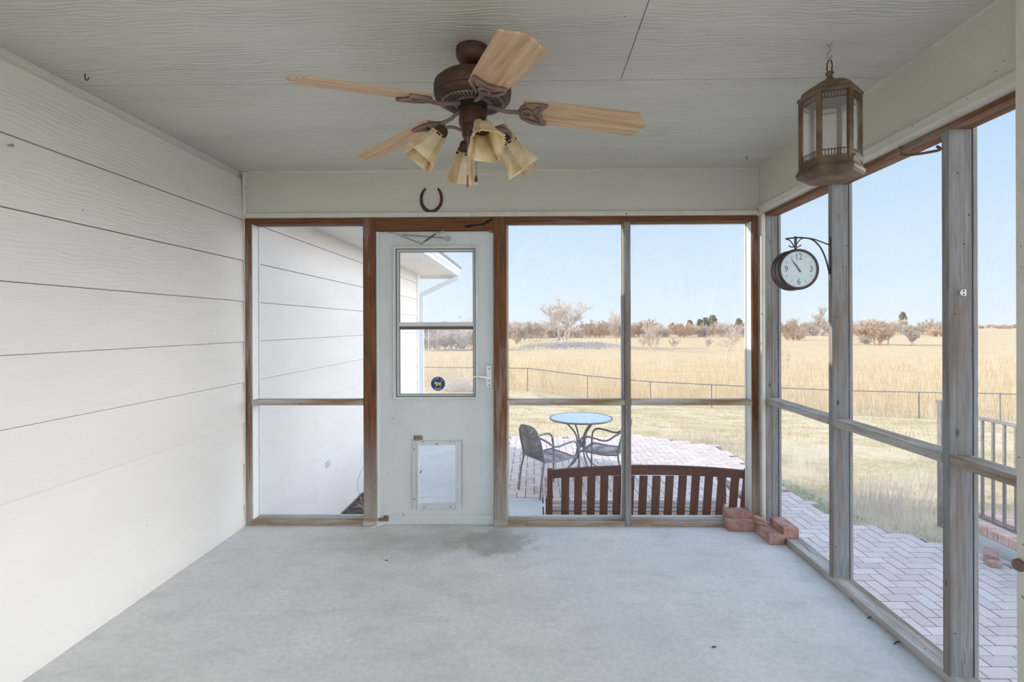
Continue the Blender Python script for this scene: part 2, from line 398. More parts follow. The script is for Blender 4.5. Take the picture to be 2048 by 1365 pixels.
def text_geo(body, size):
    if (body, size) in _tc: return _tc[body, size]
    cu = bpy.data.curves.new('t', 'FONT'); cu.body = body; cu.size = size; cu.align_x = 'CENTER'; cu.align_y = 'CENTER'; cu.resolution_u = 3
    o = bpy.data.objects.new('t', cu); COL.objects.link(o)
    me = bpy.data.meshes.new_from_object(o.evaluated_get(bpy.context.evaluated_depsgraph_get()))
    vs = [v.co.copy() for v in me.vertices]; fs = [tuple(p.vertices) for p in me.polygons]
    bpy.data.objects.remove(o); bpy.data.curves.remove(cu); bpy.data.meshes.remove(me)
    _tc[body, size] = (vs, fs); return vs, fs

# ------------------------------------------------------------------ the porch shell
# floor slab
struct(MB().box(XL - .1, XS + .13, -1.2, D + .10, G - .1, 0).build('floor', 'floor'), 'pale grey concrete porch floor slab with a damp stain by the door', 'floor')
# ceiling: three hardboard panels with fine joints
J = PZ(1000, 163, H).y; XJ = PZ(1270, 80, H).x
cm = MB(); g = .0016
cm.box(XL - .05, XR + .05, J + g, D + .05, H, H + .012).box(XL - .05, XJ - g, -1.2, J - g, H, H + .012).box(XJ + g, XR + .05, -1.2, J - g, H, H + .012)
struct(cm.build('ceiling', 'ceiling'), 'grey cream painted wood grain ceiling panels over the porch', 'ceiling')
struct(MB().box(XL - .5, 2.25, -1.3, 4.15, H + .014, H + .16).build('roof', 'roof'))
# lap siding: inside wall and the same wall outdoors
def lap(mb, y0, y1, z0, z1, joints=()):
    zk = 2.148 + .285
    while zk - .285 > z0 - .285:
        top = min(zk - .0042, z1); bot = max(zk - .285, z0)
        js = sorted([j for (zz, j) in joints if abs(zz - (zk - .285)) < .02])
        ys = [y0] + js + [y1]
        for a, b in zip(ys[:-1], ys[1:]):
            a2 = a + (.0015 if a != y0 else 0); b2 = b - (.0015 if b != y1 else 0)
            mb.add([(XL - .02, a2, bot), (XL + .011, a2, bot), (XL + .001, a2, top), (XL - .02, a2, top), (XL - .02, b2, bot), (XL + .011, b2, bot), (XL + .001, b2, top), (XL - .02, b2, top)],
                   [(0, 1, 2, 3), (7, 6, 5, 4), (0, 4, 5, 1), (1, 5, 6, 2), (2, 6, 7, 3), (3, 7, 4, 0)])
        zk -= .285
    mb.box(XL - .2, XL - .02, y0, y1, z0, z1); return mb
struct(lap(MB(), -1.2, D + .001, 0, H).build('wall_left', 'siding'), 'cream painted lap siding wall on the left of the porch', 'wall')
YE = 9.0
zc = [2.148 - .285 * k for k in range(12)]
struct(lap(MB(), D + .105, YE, G - .1, 2.31, [(zc[0], PX(667, 490, XL).y), (zc[1], PX(698, 550, XL).y), (zc[2], PX(669, 595, XL).y)]).build('wall_outside', 'siding'), 'white lap siding wall of the house wing beyond the left window', 'wall')

# back beam, right beam, their trim
zb = bz(426, 1000)
struct(MB().box(XL + .012, XR, D - .005, D + .11, zb, H).build('beam', 'beam', bevel=.002), 'long painted box beam over the door and the back windows', 'beam')
struct(MB().box(XL + .012, XR - .01, D - .022, D + .05, bz(434, 1000), zb + .004).build('trim_1', 'trim', bevel=.003), 'narrow cream moulding along the foot of the back beam', 'trim')
struct(MB().box(XL + .012, XR - .01, D - .014, D + .0, H - .012, H).build('trim_2', 'trim'), 'thin cream strip where the back beam meets the ceiling', 'trim')
struct(MB().box(XL + .010, XL + .032, D - .03, D + .0, bz(434, 485), H - .004).build('trim_3', 'trim', bevel=.003), 'short cream corner strip at the left end of the back beam', 'trim')
zt0, zt1 = PX(2026, 172, XR).z, PX(2026, 147, XR).z
struct(MB().box(XR, XR + .14, -1.2, D + .1, zt0 + .004, H).build('beam', 'beam_side', bevel=.002), 'painted box beam with fly specks along the right side', 'beam')
struct(MB().box(XR - .018, XR + .05, -1.2, D - .024, zt0, zt1).build('trim_4', 'trim', bevel=.003), 'cream moulding along the foot of the right beam', 'trim')
struct(MB().box(XR - .01, XR, -1.2, D - .016, H - .012, H).build('trim_5', 'trim'), 'thin cream strip where the right beam meets the ceiling', 'trim')

# back wall framing
TPW = .038
zp1 = bz(434, 1000); zp0 = zp1 - .040
def bpost(n, a, b, mat, z1, z0=0, y0=D, y1=D + .089, label=None):
    o = MB().box(bx(a), bx(b), y0, y1, z0, z1).build('trim_%d' % n, mat, bevel=.003); return struct(o, label, 'wall post')
bpost(6, 489, 502, 'wood_z', zp1, label='narrow brown stud beside the siding at the left end of the back wall')
bpost(7, 727, 752, 'wood_z', zp1, .052, D - .006, D + .089, 'thick brown post on the hinge side left of the white door')
bpost(8, 988, 1013, 'wood_z', zp1, .052, D - .006, D + .089, 'thick post greying at its foot right of the white door')
bpost(9, 1250, 1262, 'grey_z', zp0, 0, label='slim grey mullion between the two back windows right of the door')
bpost(10, 1505, 1517, 'wood_z', zp1, 0, label='brown stud closing the back wall near the right corner')
struct(MB().box(XL + .012, bx(488.5), D - .008, D + .03, 0, bz(434, 485)).build('trim_11', 'trim', bevel=.003), 'thin cream strip between siding and the first stud', 'trim')
struct(MB().box(bx(1518.5), bx(1527), D - .035, D + .02, 0, bz(430, 1522)).build('trim_12', 'trim', bevel=.006), 'cream vertical strip in the right back corner', 'trim')
for i, (a, b) in enumerate(((726, 753), (987, 1014))):
    struct(MB().box(bx(a), bx(b), D - .010, D + .09, 0, .052).build('trim_%d' % (13 + i), 'grey_x', bevel=.004), ('grey stained foot block under the hinge post', 'grey stained foot block under the latch post')[i], 'post foot')
struct(MB().box(bx(502.4), bx(726.6), D, D + .089, zp0, zp1).build('trim_15', 'wood_x', bevel=.002), 'brown top plate over the left window', 'top plate')
struct(MB().box(bx(1013.4), bx(1504.6), D, D + .089, zp0, zp1).build('trim_16', 'wood_x', bevel=.002), 'brown top plate over the two right windows of the back wall', 'top plate')
hd = empty('trim_17', (bx(870), D, bz(462)), kind='structure', label='warm brown door header with a gouge at its right end', cat='door header')
MB().box(bx(752.4), bx(987.6), D - .002, D + .07, bz(462), zp1).build('board', 'wood_x', hd, bevel=.002)
gp = [(925, 452.5), (938, 450), (955, 449), (966, 447), (975, 441), (985, 437), (983, 443), (972, 449), (968, 451), (948, 452), (938, 456)]
MB().prism([(PY(a, b, D).x, PY(a, b, D).z) for a, b in gp], lambda a, b, c: (a, c, b), D - .0045, D + .001).build('gouge', 'black', hd)
# white jamb strip between post and door
struct(MB().box(bx(752.3), bx(757), D + .005, D + .085, 0.0, bz(462.5)).build('trim_18', 'white', bevel=.002), 'white jamb strip on the hinge side of the door', 'door jamb')

def win_back(n, a, b, label, left, lj=None, rj=None):
    w = empty('window_%d' % n, (bx((a + b) / 2), D, 0), kind='structure', label=label, cat='window')
    x0, x1 = bx(a), bx(b)
    MB().box(x0 + .001, x1 - .001, D, D + .089, 0, .037).build('sill', 'grey_x', w, bevel=.003)
    zr = bz(811.5, (a + b) / 2)
    MB().box(x0 + .001, x1 - .001, D + .0, D + .089, zr, zr + .0375).build('rail', 'grey_x', w, bevel=.003)
    fr = MB(); y0, y1 = D + .089, D + .104
    fr.box(x0 - .012, x0 + .012, y0, y1, .0, zp1).box(x1 - .012, x1 + .012, y0, y1, .0, zp1).box(x0 + .012, x1 - .012, y0, y1, zp0 - .004, zp1).box(x0 + .012, x1 - .012, y0, y1, .015, .045)
    fr.build('screen_batten', 'white', w)
    yp = D + .0865
    MB().add([(x0, yp, .036), (x1, yp, .036), (x1, yp, zp0 + .002), (x0, yp, zp0 + .002)], [(0, 1, 2, 3)]).build('film_pane', 'film_l' if n == 1 else 'film', w)
    if left: MB().box(x0 + .001, x0 + .006, D + .012, D + .089, .038, zp0).build('jamb_liner', 'white', w)
    else: MB().box(x1 - .005, x1 - .001, D + .012, D + .089, .038, zp0).build('jamb_liner', 'grey_z' if n != 3 else 'white', w)
    return w
win_back(1, 502, 727, 'left window of clear film with one rail, siding seen through it', True)
win_back(2, 1013, 1250, 'back window right of the door, patio table seen through it', False)
win_back(3, 1262, 1505, 'rightmost back window, right half of the bench seen through it', False)

# right wall framing
YN2, YN3 = PX(1665, 900, XS).y, PX(1899, 900, XS).y
YC = PX(1531, 800, XS).y
zq0 = PX(2026, 198, XS).z; zq1 = zt0 + .002
XO = XS + .089
struct(MB().box(XS - .004, XO, -1.2, D + .0, zq0, zq1 + .012).build('trim_19', 'wood_y', bevel=.003), 'brown top plate under the right beam', 'top plate')
struct(MB().box(XS, XO + .012, -1.2, D - .001, 0, .038).build('trim_20', 'grey_y', bevel=.004), 'grey splintered sill plate on the floor along the right screens', 'sill plate')
for n, y, lab in ((21, YC, 'grey double stud in the right back corner'), (22, YN2, 'grey weathered stud the clock bracket hangs on'), (23, YN3, 'nearest grey weathered stud on the right with dark knots')):
    p = empty('trim_%d' % n, (XS + .04, y + .02, .038), kind='structure', label=lab, cat='wall post')
    if n == 21:
        MB().box(XS, XS + .044, y, y + .038, .034, zq0 + .012).box(XS + .0455, XO, y + .002, y + .038, .034, zq0 + .012).build('stud', 'grey_z', p, bevel=.003)
    else: MB().box(XS, XO, y, y + .036, .034, zq0 + .012).build('stud', 'grey_z', p, bevel=.003)
    MB().box(XO + .003, XO + .020, y - .002, y + .048, .03, zq0 + .02).build('screen_batten', 'grey_z', p, bevel=.002)
zr0, zr1 = PX(1884, 926, XS).z, PX(1884, 908, XS).z
zr1 = zr0 + .038
ys = [(YN2 + .038, YC - .0005), (YN3 + .038, YN2 - .0005), (-1.2, YN3 - .0005)]
labs = ['right side window nearest the corner, behind the clock', 'middle right side window between two grey studs', 'nearest right side window at the photo edge, railing seen through it']
for i, (a, b) in enumerate(ys):
    w = empty('window_%d' % (4 + i), (XS + .04, (a + b) / 2, .038), kind='structure', label=labs[i], cat='window')
    MB().box(XS - .001, XO, a, b, zr0, zr1).build('rail', 'grey_y', w, bevel=.004)
    bm_ = MB(); ny = 2
    bm_.add([(XO + .002, a - .03, .036), (XO + .002, b + .03, .036), (XO + .002, b + .03, zq0 + .01), (XO + .002, a - .03, zq0 + .01)], [(0, 1, 2, 3)])
    bm_.build('film_pane', 'film_r', w)

# near door jamb at the right edge of the photograph
JY = 1.62
jx = PY(2031, 680, JY).x
jm = empty('trim_24', (jx + .04, JY - .05, 0), kind='structure', label='cream painted post at the right edge of the photo', cat='wall post')
MB().box(jx, XS - .0015, JY - .10, JY, 0, H).build('post_board', 'trim', jm, bevel=.004)
sp = PX(2041, 1131, jx)
MB().lathe([(0, -.001), (.017, -.001), (.019, .004), (.017, .012), (.010, .016), (0, .016)], 24, Matrix.Translation((jx, sp.y, sp.z)) @ Matrix.Rotation(-PI / 2, 4, 'Y')).build('round_stud', 'dust_bronze', jm, smooth=40)

# ------------------------------------------------------------------ the white storm door
dy = D + .02
def dx(px, py=750): return PY(px, py, dy).x
def dz(py, px=870): return PY(px, py, dy).z
dr = empty('door_1', (dx(872), dy, .01), kind='structure', label='white storm door with a half glass and a pet flap', cat='door')
X0, X1, Zt, Zb = dx(757.5), dx(987), dz(464), dz(1045)
gx0, gx1, gz1, gz0 = dx(796), dx(949), dz(501), dz(791)
qx0, qx1, qz1, qz0 = dx(836), dx(913), dz(890), dz(1006)
m = MB(); th = .035
def ring(mb, ox0, ox1, oz0, oz1, ix0, ix1, iz0, iz1, y0, y1):
    mb.box(ox0, ix0, y0, y1, oz0, oz1).box(ix1, ox1, y0, y1, oz0, oz1).box(ix0, ix1, y0, y1, oz0, iz0).box(ix0, ix1, y0, y1, iz1, oz1); return mb
zm = (gz0 + qz1) / 2
ring(m, X0, X1, zm, Zt, gx0, gx1, gz0, gz1, dy, dy + th); ring(m, X0, X1, Zb, zm, qx0, qx1, qz0, qz1, dy, dy + th)
m.build('slab', 'door', dr)
e = MB()
e.box(X0, X0 + .006, dy - .008, dy, Zb, Zt).box(X1 - .006, X1, dy - .008, dy, Zb, Zt).box(X0 + .006, X1 - .006, dy - .008, dy, Zt - .012, Zt)
e.build('edge_strip', 'door_frame', dr)
MB().box(X0 + .004, X1 - .004, dy - .007, dy, Zb, dz(1030)).build('kick_plate', 'door', dr, bevel=.001)
wf = ring(MB(), dx(787), dx(957), dz(799), dz(492), dx(794), dx(951), dz(793), dz(499), dy - .014, dy).build('window_frame', 'door_frame', dr, bevel=.002)
ring(MB(), dx(793), dx(952), dz(794), dz(498), dx(799.5), dx(947), dz(789), dz(504), dy - .006, dy + .02).build('sash', 'door_frame', wf, bevel=.002)
ring(MB(), dx(793.2), dx(951.8), dz(793.8), dz(498.2), dx(794.6), dx(950.4), dz(792.4), dz(499.6), dy - .0155, dy - .006).build('gasket_shadow', 'gasket_shadow', wf)  # dark ring drawn in for the shadow line around the sash
ring(MB(), dx(799.2), dx(947.3), dz(789.3), dz(503.7), dx(800.2), dx(946.3), dz(788.3), dz(504.7), dy - .0065, dy + .01).build('gasket_shadow', 'gasket_shadow', wf)  # inner dark ring, also a drawn shadow line
MB().box(dx(799), dx(947.5), dy - .010, dy + .02, dz(653), dz(645)).build('meeting_rail', 'door_frame', wf, bevel=.002)
MB().box(dx(800.5), dx(946.5), dy + .002, dy + .016, dz(659.5), dz(653)).build('gasket_shadow', 'gasket_shadow', wf)
MB().box(dx(798), dx(948), dy - .004, dy + .004, dz(796.5), dz(793.5)).build('gasket_shadow', 'gasket_shadow', wf)
MB().add([(gx0, dy + .012, dz(650)), (gx1, dy + .012, dz(650)), (gx1, dy + .012, gz1), (gx0, dy + .012, gz1)], [(0, 1, 2, 3)]).build('pane', 'glass', wf, recalc=False)
MB().add([(gx0, dy + .018, gz0), (gx1, dy + .018, gz0), (gx1, dy + .018, dz(648)), (gx0, dy + .018, dz(648))], [(0, 1, 2, 3)]).build('pane', 'glass', wf, recalc=False)
pf = ring(MB(), dx(825.5), dx(922.5), dz(1018), dz(881.5), dx(836), dx(913), dz(1006), dz(890), dy - .012, dy)
pf.box(dx(834), dx(838), dy - .018, dy, dz(1018), dz(881.5)).box(dx(911), dx(922.5), dy - .016, dy, dz(1018.5), dz(882))
pfo = pf.build('pet_door_frame', 'door_frame', dr, bevel=.0015)
scr = MB()
for a, b in ((847, 884), (874, 888), (901, 884), (828, 899), (828, 999), (919, 899), (919, 999), (848, 1015), (901, 1015), (874, 890)):
    p = PY(a, b, dy - .014); scr.lathe([(0, 0), (.0035, 0), (.0035, .004), (0, .004)], 8, Matrix.Translation((p.x, p.y + .002, p.z)) @ Matrix.Rotation(PI / 2, 4, 'X'))
scr.build('screw_heads', 'rust', pfo)
MB().add([(qx0, dy + .014, qz0), (qx1, dy + .014, qz0), (qx1, dy + .014, qz1), (qx0, dy + .014, qz1)], [(0, 1, 2, 3)]).build('pet_flap', 'flap', dr, recalc=False)
MB().box(dx(827.5), dx(844.5), dy - .008, dy, dz(880), dz(871.5)).build('catch_plate', 'dust_bronze', dr, bevel=.001)
ha = MB().box(dx(972), dx(984.5), dy - .012, dy, dz(775.5), dz(730.5)).build('door_handle', 'plastic_white', dr, bevel=.006, seg=3)
hp = [PY(978, 756, dy - .03), PY(966, 755, dy - .045), PY(956, 753, dy - .048), PY(946, 755, dy - .044)]
MB().tube([PY(978, 756, dy - .005)] + hp, [.008, .009, .008, .007, .006], 10).build('lever', 'plastic_white', ha, smooth=60)
k = MB()
for yy in (738, 762, 771):
    p = PY(978.5, yy, dy - .012); k.lathe([(0, 0), (.005, 0), (.005, .002), (0, .002)], 10, Matrix.Translation((p.x, p.y, p.z)) @ Matrix.Rotation(PI / 2, 4, 'X'))
k.build('screw_heads', 'gasket_shadow', ha)
MB().box(dx(756), dx(777), dy - .016, dy, dz(1042), dz(1036)).box(dx(767), dx(777), dy - .014, dy, dz(1037), dz(1031)).build('bottom_hinge', 'dust_bronze', dr, bevel=.001)
MB().box(dx(980), dx(988), dy - .02, dy, dz(467), dz(462)).build('top_catch', 'gasket_shadow', dr, bevel=.001)
sd = MB()
for _ in range(26):
    a = random.uniform(762, 984); b = random.choice((random.uniform(805, 870), random.uniform(880, 1042), random.uniform(500, 800)))
    if (785 < a < 960 and b < 800) or (822 < a < 926 and 875 < b < 1022): continue
    p = PY(a, b, dy); sd.lathe([(0, 0), (.0022, 0), (.0022, .001), (0, .001)], 6, Matrix.Translation((p.x, dy, p.z)) @ Matrix.Rotation(PI / 2, 4, 'X'))
sd.build('screw_holes', 'rust', dr)
# bent wire under the hinge
p0 = PY(770, 1046, dy - .03)
tag(MB().tube(bez([PZ(776, 1046.5, .012), PZ(768, 1047, .010), PZ(760, 1051, .006), PZ(742, 1056, .004)], 5), .003, 6).build('loose_wire', 'ivory', smooth=60), 'short pale wire lying on the floor at the hinge foot of the door', 'wire')

# sticker on the lower pane
st = PY(876, 768, dy + .009); sr = .0495
sk = empty('sticker', st, label='round navy sticker with a yellow dog on the lower door glass', cat='sticker')
RY = Matrix.Translation(st) @ Matrix.Rotation(PI / 2, 4, 'X')
MB().lathe([(0, -.0006), (sr, -.0006), (sr, .0006), (0, .0006)], 40, RY).build('disc', 'navy', sk)
dog = [(-.020, .016), (-.016, .022), (-.012, .017), (-.006, .012), (.010, .011), (.016, .013), (.024, .020), (.022, .011), (.020, .006), (.019, -.016), (.012, -.016), (.011, -.004), (-.004, -.004), (-.005, -.016), (-.012, -.016), (-.013, -.001), (-.022, .000), (-.026, .004), (-.024, .011)]
MB().prism(dog, lambda a, b, c: RY @ V((a, b - .003, c)), .0007, .0014).build('dog_silhouette', 'yellow', sk)
tx = MB(); tx2 = MB()
def ringtext(mb, s, r, a0, da, flip, size):
    for i, ch in enumerate(s):
        if ch == ' ': continue
        a = a0 + da * (i - (len(s) - 1) / 2); vs, fs = text_geo(ch, size)
        rot = (a - PI / 2) if not flip else (a + PI / 2)
        Mx = RY @ Matrix.Translation((r * math.cos(a), r * math.sin(a), .0009)) @ Matrix.Rotation(rot, 4, 'Z')
        mb.add([Mx @ v for v in vs], fs)
ringtext(tx, 'LIFE IS', sr * .78, PI / 2, -.30, False, .0165)
ringtext(tx2, 'GOOD', sr * .78, -PI / 2, .36, True, .0165)
tx.build('lettering', 'ivory', sk, recalc=False); tx2.build('lettering', 'ivory', sk, recalc=False)

# storm chain over the door
ch = empty('door_chain', PY(842, 478, D - .012), label='rusty storm chain with a spring hanging across the top of the door', cat='chain')
yc = D - .012
def links(mb, p, q, n, r=.0045):
    p, q = V(p), V(q); d = (q - p) / n
    for i in range(n):
        c = p + d * (i + .5); a = d.normalized(); b = V((0, 1, 0)) if i % 2 else a.cross(V((0, 1, 0))).normalized()
        mb.tube([c + a * (d.length * .62 * math.cos(t)) + b * (r * math.sin(t)) for t in [2 * PI * k / 8 for k in range(8)]], .0013, 5, True)
lk = MB(); links(lk, PY(803, 472, yc), PY(843, 488, yc), 13); links(lk, PY(806, 470, yc), PY(886, 476, yc), 24); lk.build('chain', 'rust', ch)
MB().tube([PY(774, 464, D - .004), PY(790, 468, yc), PY(802, 472, yc)], .0032, 6).build('hook_rod', 'steel', ch)
sp_ = MB(); a, b = PY(848, 484, yc), PY(871, 468, yc); ax = (b - a).normalized(); e1 = ax.orthogonal().normalized(); e2 = ax.cross(e1)
sp_.tube([a + (b - a) * (i / 160) + (e1 * math.cos(i * .85) + e2 * math.sin(i * .85)) * .0055 for i in range(161)], .0012, 5)
sp_.tube([PY(842, 489, yc), a], .002, 6); sp_.build('spring', 'rust', ch)
MB().tube([b, PY(878, 464.5, yc), PY(887, 462.5, D - .004)], .0045, 8).build('plunger', 'steel', ch)
MB().prism([(PY(a_, b_, D).x, PY(a_, b_, D).z) for a_, b_ in ((887, 476), (893, 473.5), (898, 473.5), (898, 482), (893, 482))], lambda a, b, c: (a, c, b), D - .012, D + .008).build('door_plate', 'steel', ch)

# ------------------------------------------------------------------ ceiling fan
fx, fy = PZ(945, 97, H).x, 2.03
fan = empty('ceiling_fan', (fx, fy, H), label='bronze five-blade ceiling fan with four cream glass shades', cat='ceiling fan')
T0 = Matrix.Translation((fx, fy, H))
MB().lathe([(.0, 0), (.064, 0), (.066, -.012), (.063, -.035), (.050, -.056), (.034, -.066), (0, -.066)], 32, T0).build('canopy', 'bronze', fan, smooth=35)
MB().lathe([(0, -.060), (.024, -.064), (.026, -.074), (.015, -.082), (.013, -.125), (0, -.125)], 20, T0).build('downrod', 'black', fan, smooth=40)
mo = MB().lathe([(0, -.112), (.085, -.113), (.128, -.122), (.148, -.140), (.151, -.150), (.151, -.176), (.146, -.186), (.149, -.192), (.143, -.204), (.122, -.214), (.118, -.216), (.066, -.218), (.060, -.214), (0, -.214)], 48, T0).build('motor_housing', 'bronze', fan, smooth=35)
vm = MB()
for i in range(44):
    a = 2 * PI * i / 44
    vm.mbox(T0 @ Matrix.Rotation(a, 4, 'Z') @ Matrix.Translation((.096, 0, -.2184)), .019, .0031, .0009)
vm.build('vent_slots', 'black', mo)
MB().lathe([(.066, -.2165), (.122, -.2142), (.124, -.2165), (.118, -.2182), (.070, -.2186), (.066, -.2186)], 48, T0).build('vent_plate', 'dust_bronze', fan, smooth=35)
MB().lathe([(0, -.214), (.058, -.216), (.058, -.236), (0, -.236)], 24, T0).build('flywheel', 'black', fan, smooth=40)
MB().lathe([(0, -.236), (.050, -.236), (.054, -.242), (.054, -.296), (.050, -.304), (.043, -.308), (0, -.308)], 32, T0).build('switch_housing', 'bronze', fan, smooth=35)
MB().lathe([(0, -.306), (.042, -.306), (.042, -.342), (.036, -.352), (.020, -.358), (0, -.359)], 32, T0).build('light_fitter', 'bronze', fan, smooth=35)
half = [(.198, .056), (.212, .064), (.30, .068), (.45, .071), (.60, .073), (.630, .074), (.641, .072), (.647, .065), (.650, .055), (.657, .045), (.666, .034), (.672, .022), (.676, .010), (.684, 0)]
outline = half + [(a, -b) for a, b in reversed(half[:-1])]
zbl = -.215; DROOP = math.radians(7.5)
for kb in range(5):
    a = -PI / 2 + math.radians(19) + kb * 2 * PI / 5
    MbB = MB().prism(outline, lambda u, v, c: (u, v, c), -.0035, .0035)
    me_o = MbB.build('blade', 'blade', None, bevel=.002)
    me_o.parent = fan; me_o.location = (0, 0, zbl)
    me_o.rotation_euler = Matrix.Rotation(a, 3, 'Z').to_euler()
    me_o.rotation_euler = (Matrix.Rotation(a, 3, 'Z') @ Matrix.Rotation(DROOP, 3, 'Y') @ Matrix.Rotation(math.radians(-13), 3, 'X')).to_euler()
    ir = MB()
    q = .0085; zz = -.010
    leaf = [(.183, 0), (.196, .034), (.228, .053), (.262, .060), (.288, .058), (.270, .030), (.262, 0), (.270, -.030), (.288, -.058), (.262, -.060), (.228, -.053), (.196, -.034)]
    ir.tube([V((u, v, zz)) for u, v in leaf], .0075, 8, True)
    ir.tube([V((.214 + .020 * math.cos(t), .020 * math.sin(t), zz - .002)) for t in [2 * PI * i / 14 for i in range(14)]], .006, 8, True)
    ir.tube([V((.234, .004, zz)), V((.25, .03, zz)), V((.28, .052, zz))], .005, 6); ir.tube([V((.234, -.004, zz)), V((.25, -.03, zz)), V((.28, -.052, zz))], .005, 6)
    ir.tube(bez([(.050, 0, -.004), (.085, 0, -.006), (.125, 0, -.014), (.16, 0, -.014), (.19, 0, zz)], 5), [.008] * 21, 8)
    io = ir.build('blade_bracket', 'dust_bronze', me_o, smooth=60)
    io.location = (0, 0, 0)
    for i_v, v in enumerate(io.data.vertices): v.co = ir.v[i_v]
# four lamps
LA = math.atan2(.34, .94)
for kl in range(4):
    a = LA + kl * PI / 2; od = V((math.cos(a), math.sin(a), 0)); c = V((fx, fy, H))
    tilt = math.radians(37)
    s0 = c + od * .118 + V((0, 0, -.330)); ax = (od * math.sin(tilt) + V((0, 0, -1)) * math.cos(tilt)).normalized()
    arm = MB().tube(bez([c + od * .038 + V((0, 0, -.326)), c + od * .075 + V((0, 0, -.316)), c + od * .105 + V((0, 0, -.320)), s0], 6), .0065, 8).build('lamp_arm', 'dust_bronze', fan, smooth=60)
    side = V((0, 0, 1)).cross(od).normalized(); up2 = side.cross(ax)
    Mx = Matrix(((side.x, up2.x, ax.x, s0.x), (side.y, up2.y, ax.y, s0.y), (side.z, up2.z, ax.z, s0.z), (0, 0, 0, 1)))
    MB().lathe([(0, -.006), (.020, -.006), (.026, .004), (.028, .028), (.033, .034), (.033, .040), (0, .040)], 20, Mx).build('socket', 'bronze', arm, smooth=40)
    for j in range(3):
        th_ = MB().tube([Mx @ V((.03 * math.cos(t), .03 * math.sin(t), .036)) for t in [2 * PI * j / 3 + .5]] + [Mx @ V((.046 * math.cos(2 * PI * j / 3 + .5), .046 * math.sin(2 * PI * j / 3 + .5), .036))], [.002, .004], 6)
        th_.build('thumb_screw', 'black', arm)
    quad = [(1, -.54), (1, .54), (.85, .58), (.98, .70), (.84, .72), (.92, .88), (.78, .78), (.88, .92), (.72, .84), (.70, .98), (.58, .85)]
    cs = []
    for qn in range(4):
        cq, sq = math.cos(qn * PI / 2), math.sin(qn * PI / 2)
        cs += [(x * cq - y * sq, x * sq + y * cq) for x, y in quad]
    sh = MB(); prof = [(.030, .030), (.031, .042), (.034, .058), (.038, .078), (.043, .100), (.050, .124), (.058, .143), (.062, .152)]
    n = len(cs)
    for hw, tt in prof:
        for x, y in cs: sh.v.append(Mx @ V((x * hw, y * hw, tt)))
    for i in range(len(prof) - 1):
        for k_ in range(n): sh.f.append((i * n + k_, i * n + (k_ + 1) % n, (i + 1) * n + (k_ + 1) % n, (i + 1) * n + k_))
    sh.build('lamp_shade', 'shade', arm, solid=.0025)
for (px, py, ln, fob) in ((935, 272, .150, 'f'), (952, 268, .150, 'e')):
    pc = PY(px, py, fy - .03); top = V((pc.x, pc.y, H - .352)); bot = top - V((0, 0, ln - .0))
    m_ = MB().tube([top, bot], .0012, 5).build('pull_chain', 'steel' if fob == 'f' else 'rust', fan)
    if fob == 'f': MB().lathe([(0, 0), (.003, -.002), (.005, -.040), (.0055, -.046), (0, -.048)], 10, Matrix.Translation(bot)).build('chain_fob', 'dust_bronze', m_, smooth=40)
    else: MB().lathe([(0, 0), (.003, -.003), (.0065, -.018), (.005, -.026), (0, -.030)], 12, Matrix.Translation(bot)).build('chain_fob', 'rust', m_, smooth=60)

# ------------------------------------------------------------------ lantern
lh = PZ(1659, 88, H); lx, ly = lh.x, lh.y
hk = MB().lathe([(0, 0), (.010, 0), (.008, -.006), (0, -.008)], 12, Matrix.Translation((lx, ly, H)))
lz = lambda py: PY(1659, py, ly).z
hk.tube(bez([(lx, ly, H), (lx + .001, ly, lz(96)), (lx + .001, ly, lz(102)), (lx - .009, ly, lz(109)), (lx - .008, ly, lz(116)), (lx, ly, lz(120)), (lx + .006, ly, lz(114)), (lx + .008, ly, lz(110))], 6), .003, 8)
tag(hk.build('ceiling_hook', 'steel', smooth=50), 'bent wire hook in the ceiling that carries the lantern', 'hook')
zR, zB = lz(198), lz(335)
lan = empty('lantern', (lx, ly, lz(362)), label='hexagonal aged brass lantern with glass panes hanging from the ceiling hook', cat='lantern')
va = math.atan2(-ly, -lx)                       # direction back to the viewer
a0 = va + math.radians(10) + math.radians(30)   # a vertex
TL = Matrix.Translation((lx, ly, 0))
RR = .100
MB().lathe([(0, lz(118)), (.004, lz(119)), (.003, lz(121)), (.003, lz(122)), (0, lz(122))], 8, TL)
lp = MB().tube(bez([(lx - .006, ly, lz(147)), (lx - .010, ly, lz(138)), (lx - .008, ly, lz(126)), (lx, ly, lz(118.5)), (lx + .009, ly, lz(126)), (lx + .009, ly, lz(138)), (lx + .005, ly, lz(147))], 5), .0024, 8).build('loop', 'wire', lan, smooth=50)
MB().lathe([(0, lz(145)), (.014, lz(145)), (.016, lz(147)), (.010, lz(151)), (.010, lz(155)), (.018, lz(160)), (.019, lz(163)), (.016, lz(166)), (0, lz(166))], 18, TL).build('finial', 'lantern', lan, smooth=40)
MB().lathe([(.020, lz(163)), (.050, lz(168)), (.080, lz(176)), (.098, lz(183)), (.100, lz(189)), (.113, lz(193)), (.115, lz(197)), (.108, lz(200)), (.0, lz(200))], 6, TL, a0).build('roof', 'lantern', lan, bevel=.002)
fr = MB()
for k_ in range(6):
    a = a0 + k_ * PI / 3; p = V((lx + RR * math.cos(a), ly + RR * math.sin(a), 0))
    fr.mbox(Matrix.Translation((p.x, p.y, (zR + zB) / 2)) @ Matrix.Rotation(a, 4, 'Z'), .008, .009, (zR - zB) / 2)
fr.build('corner_posts', 'lantern', lan, bevel=.002)
fil0 = MB(); fil1 = MB(); gl = MB(); hd_ = MB()
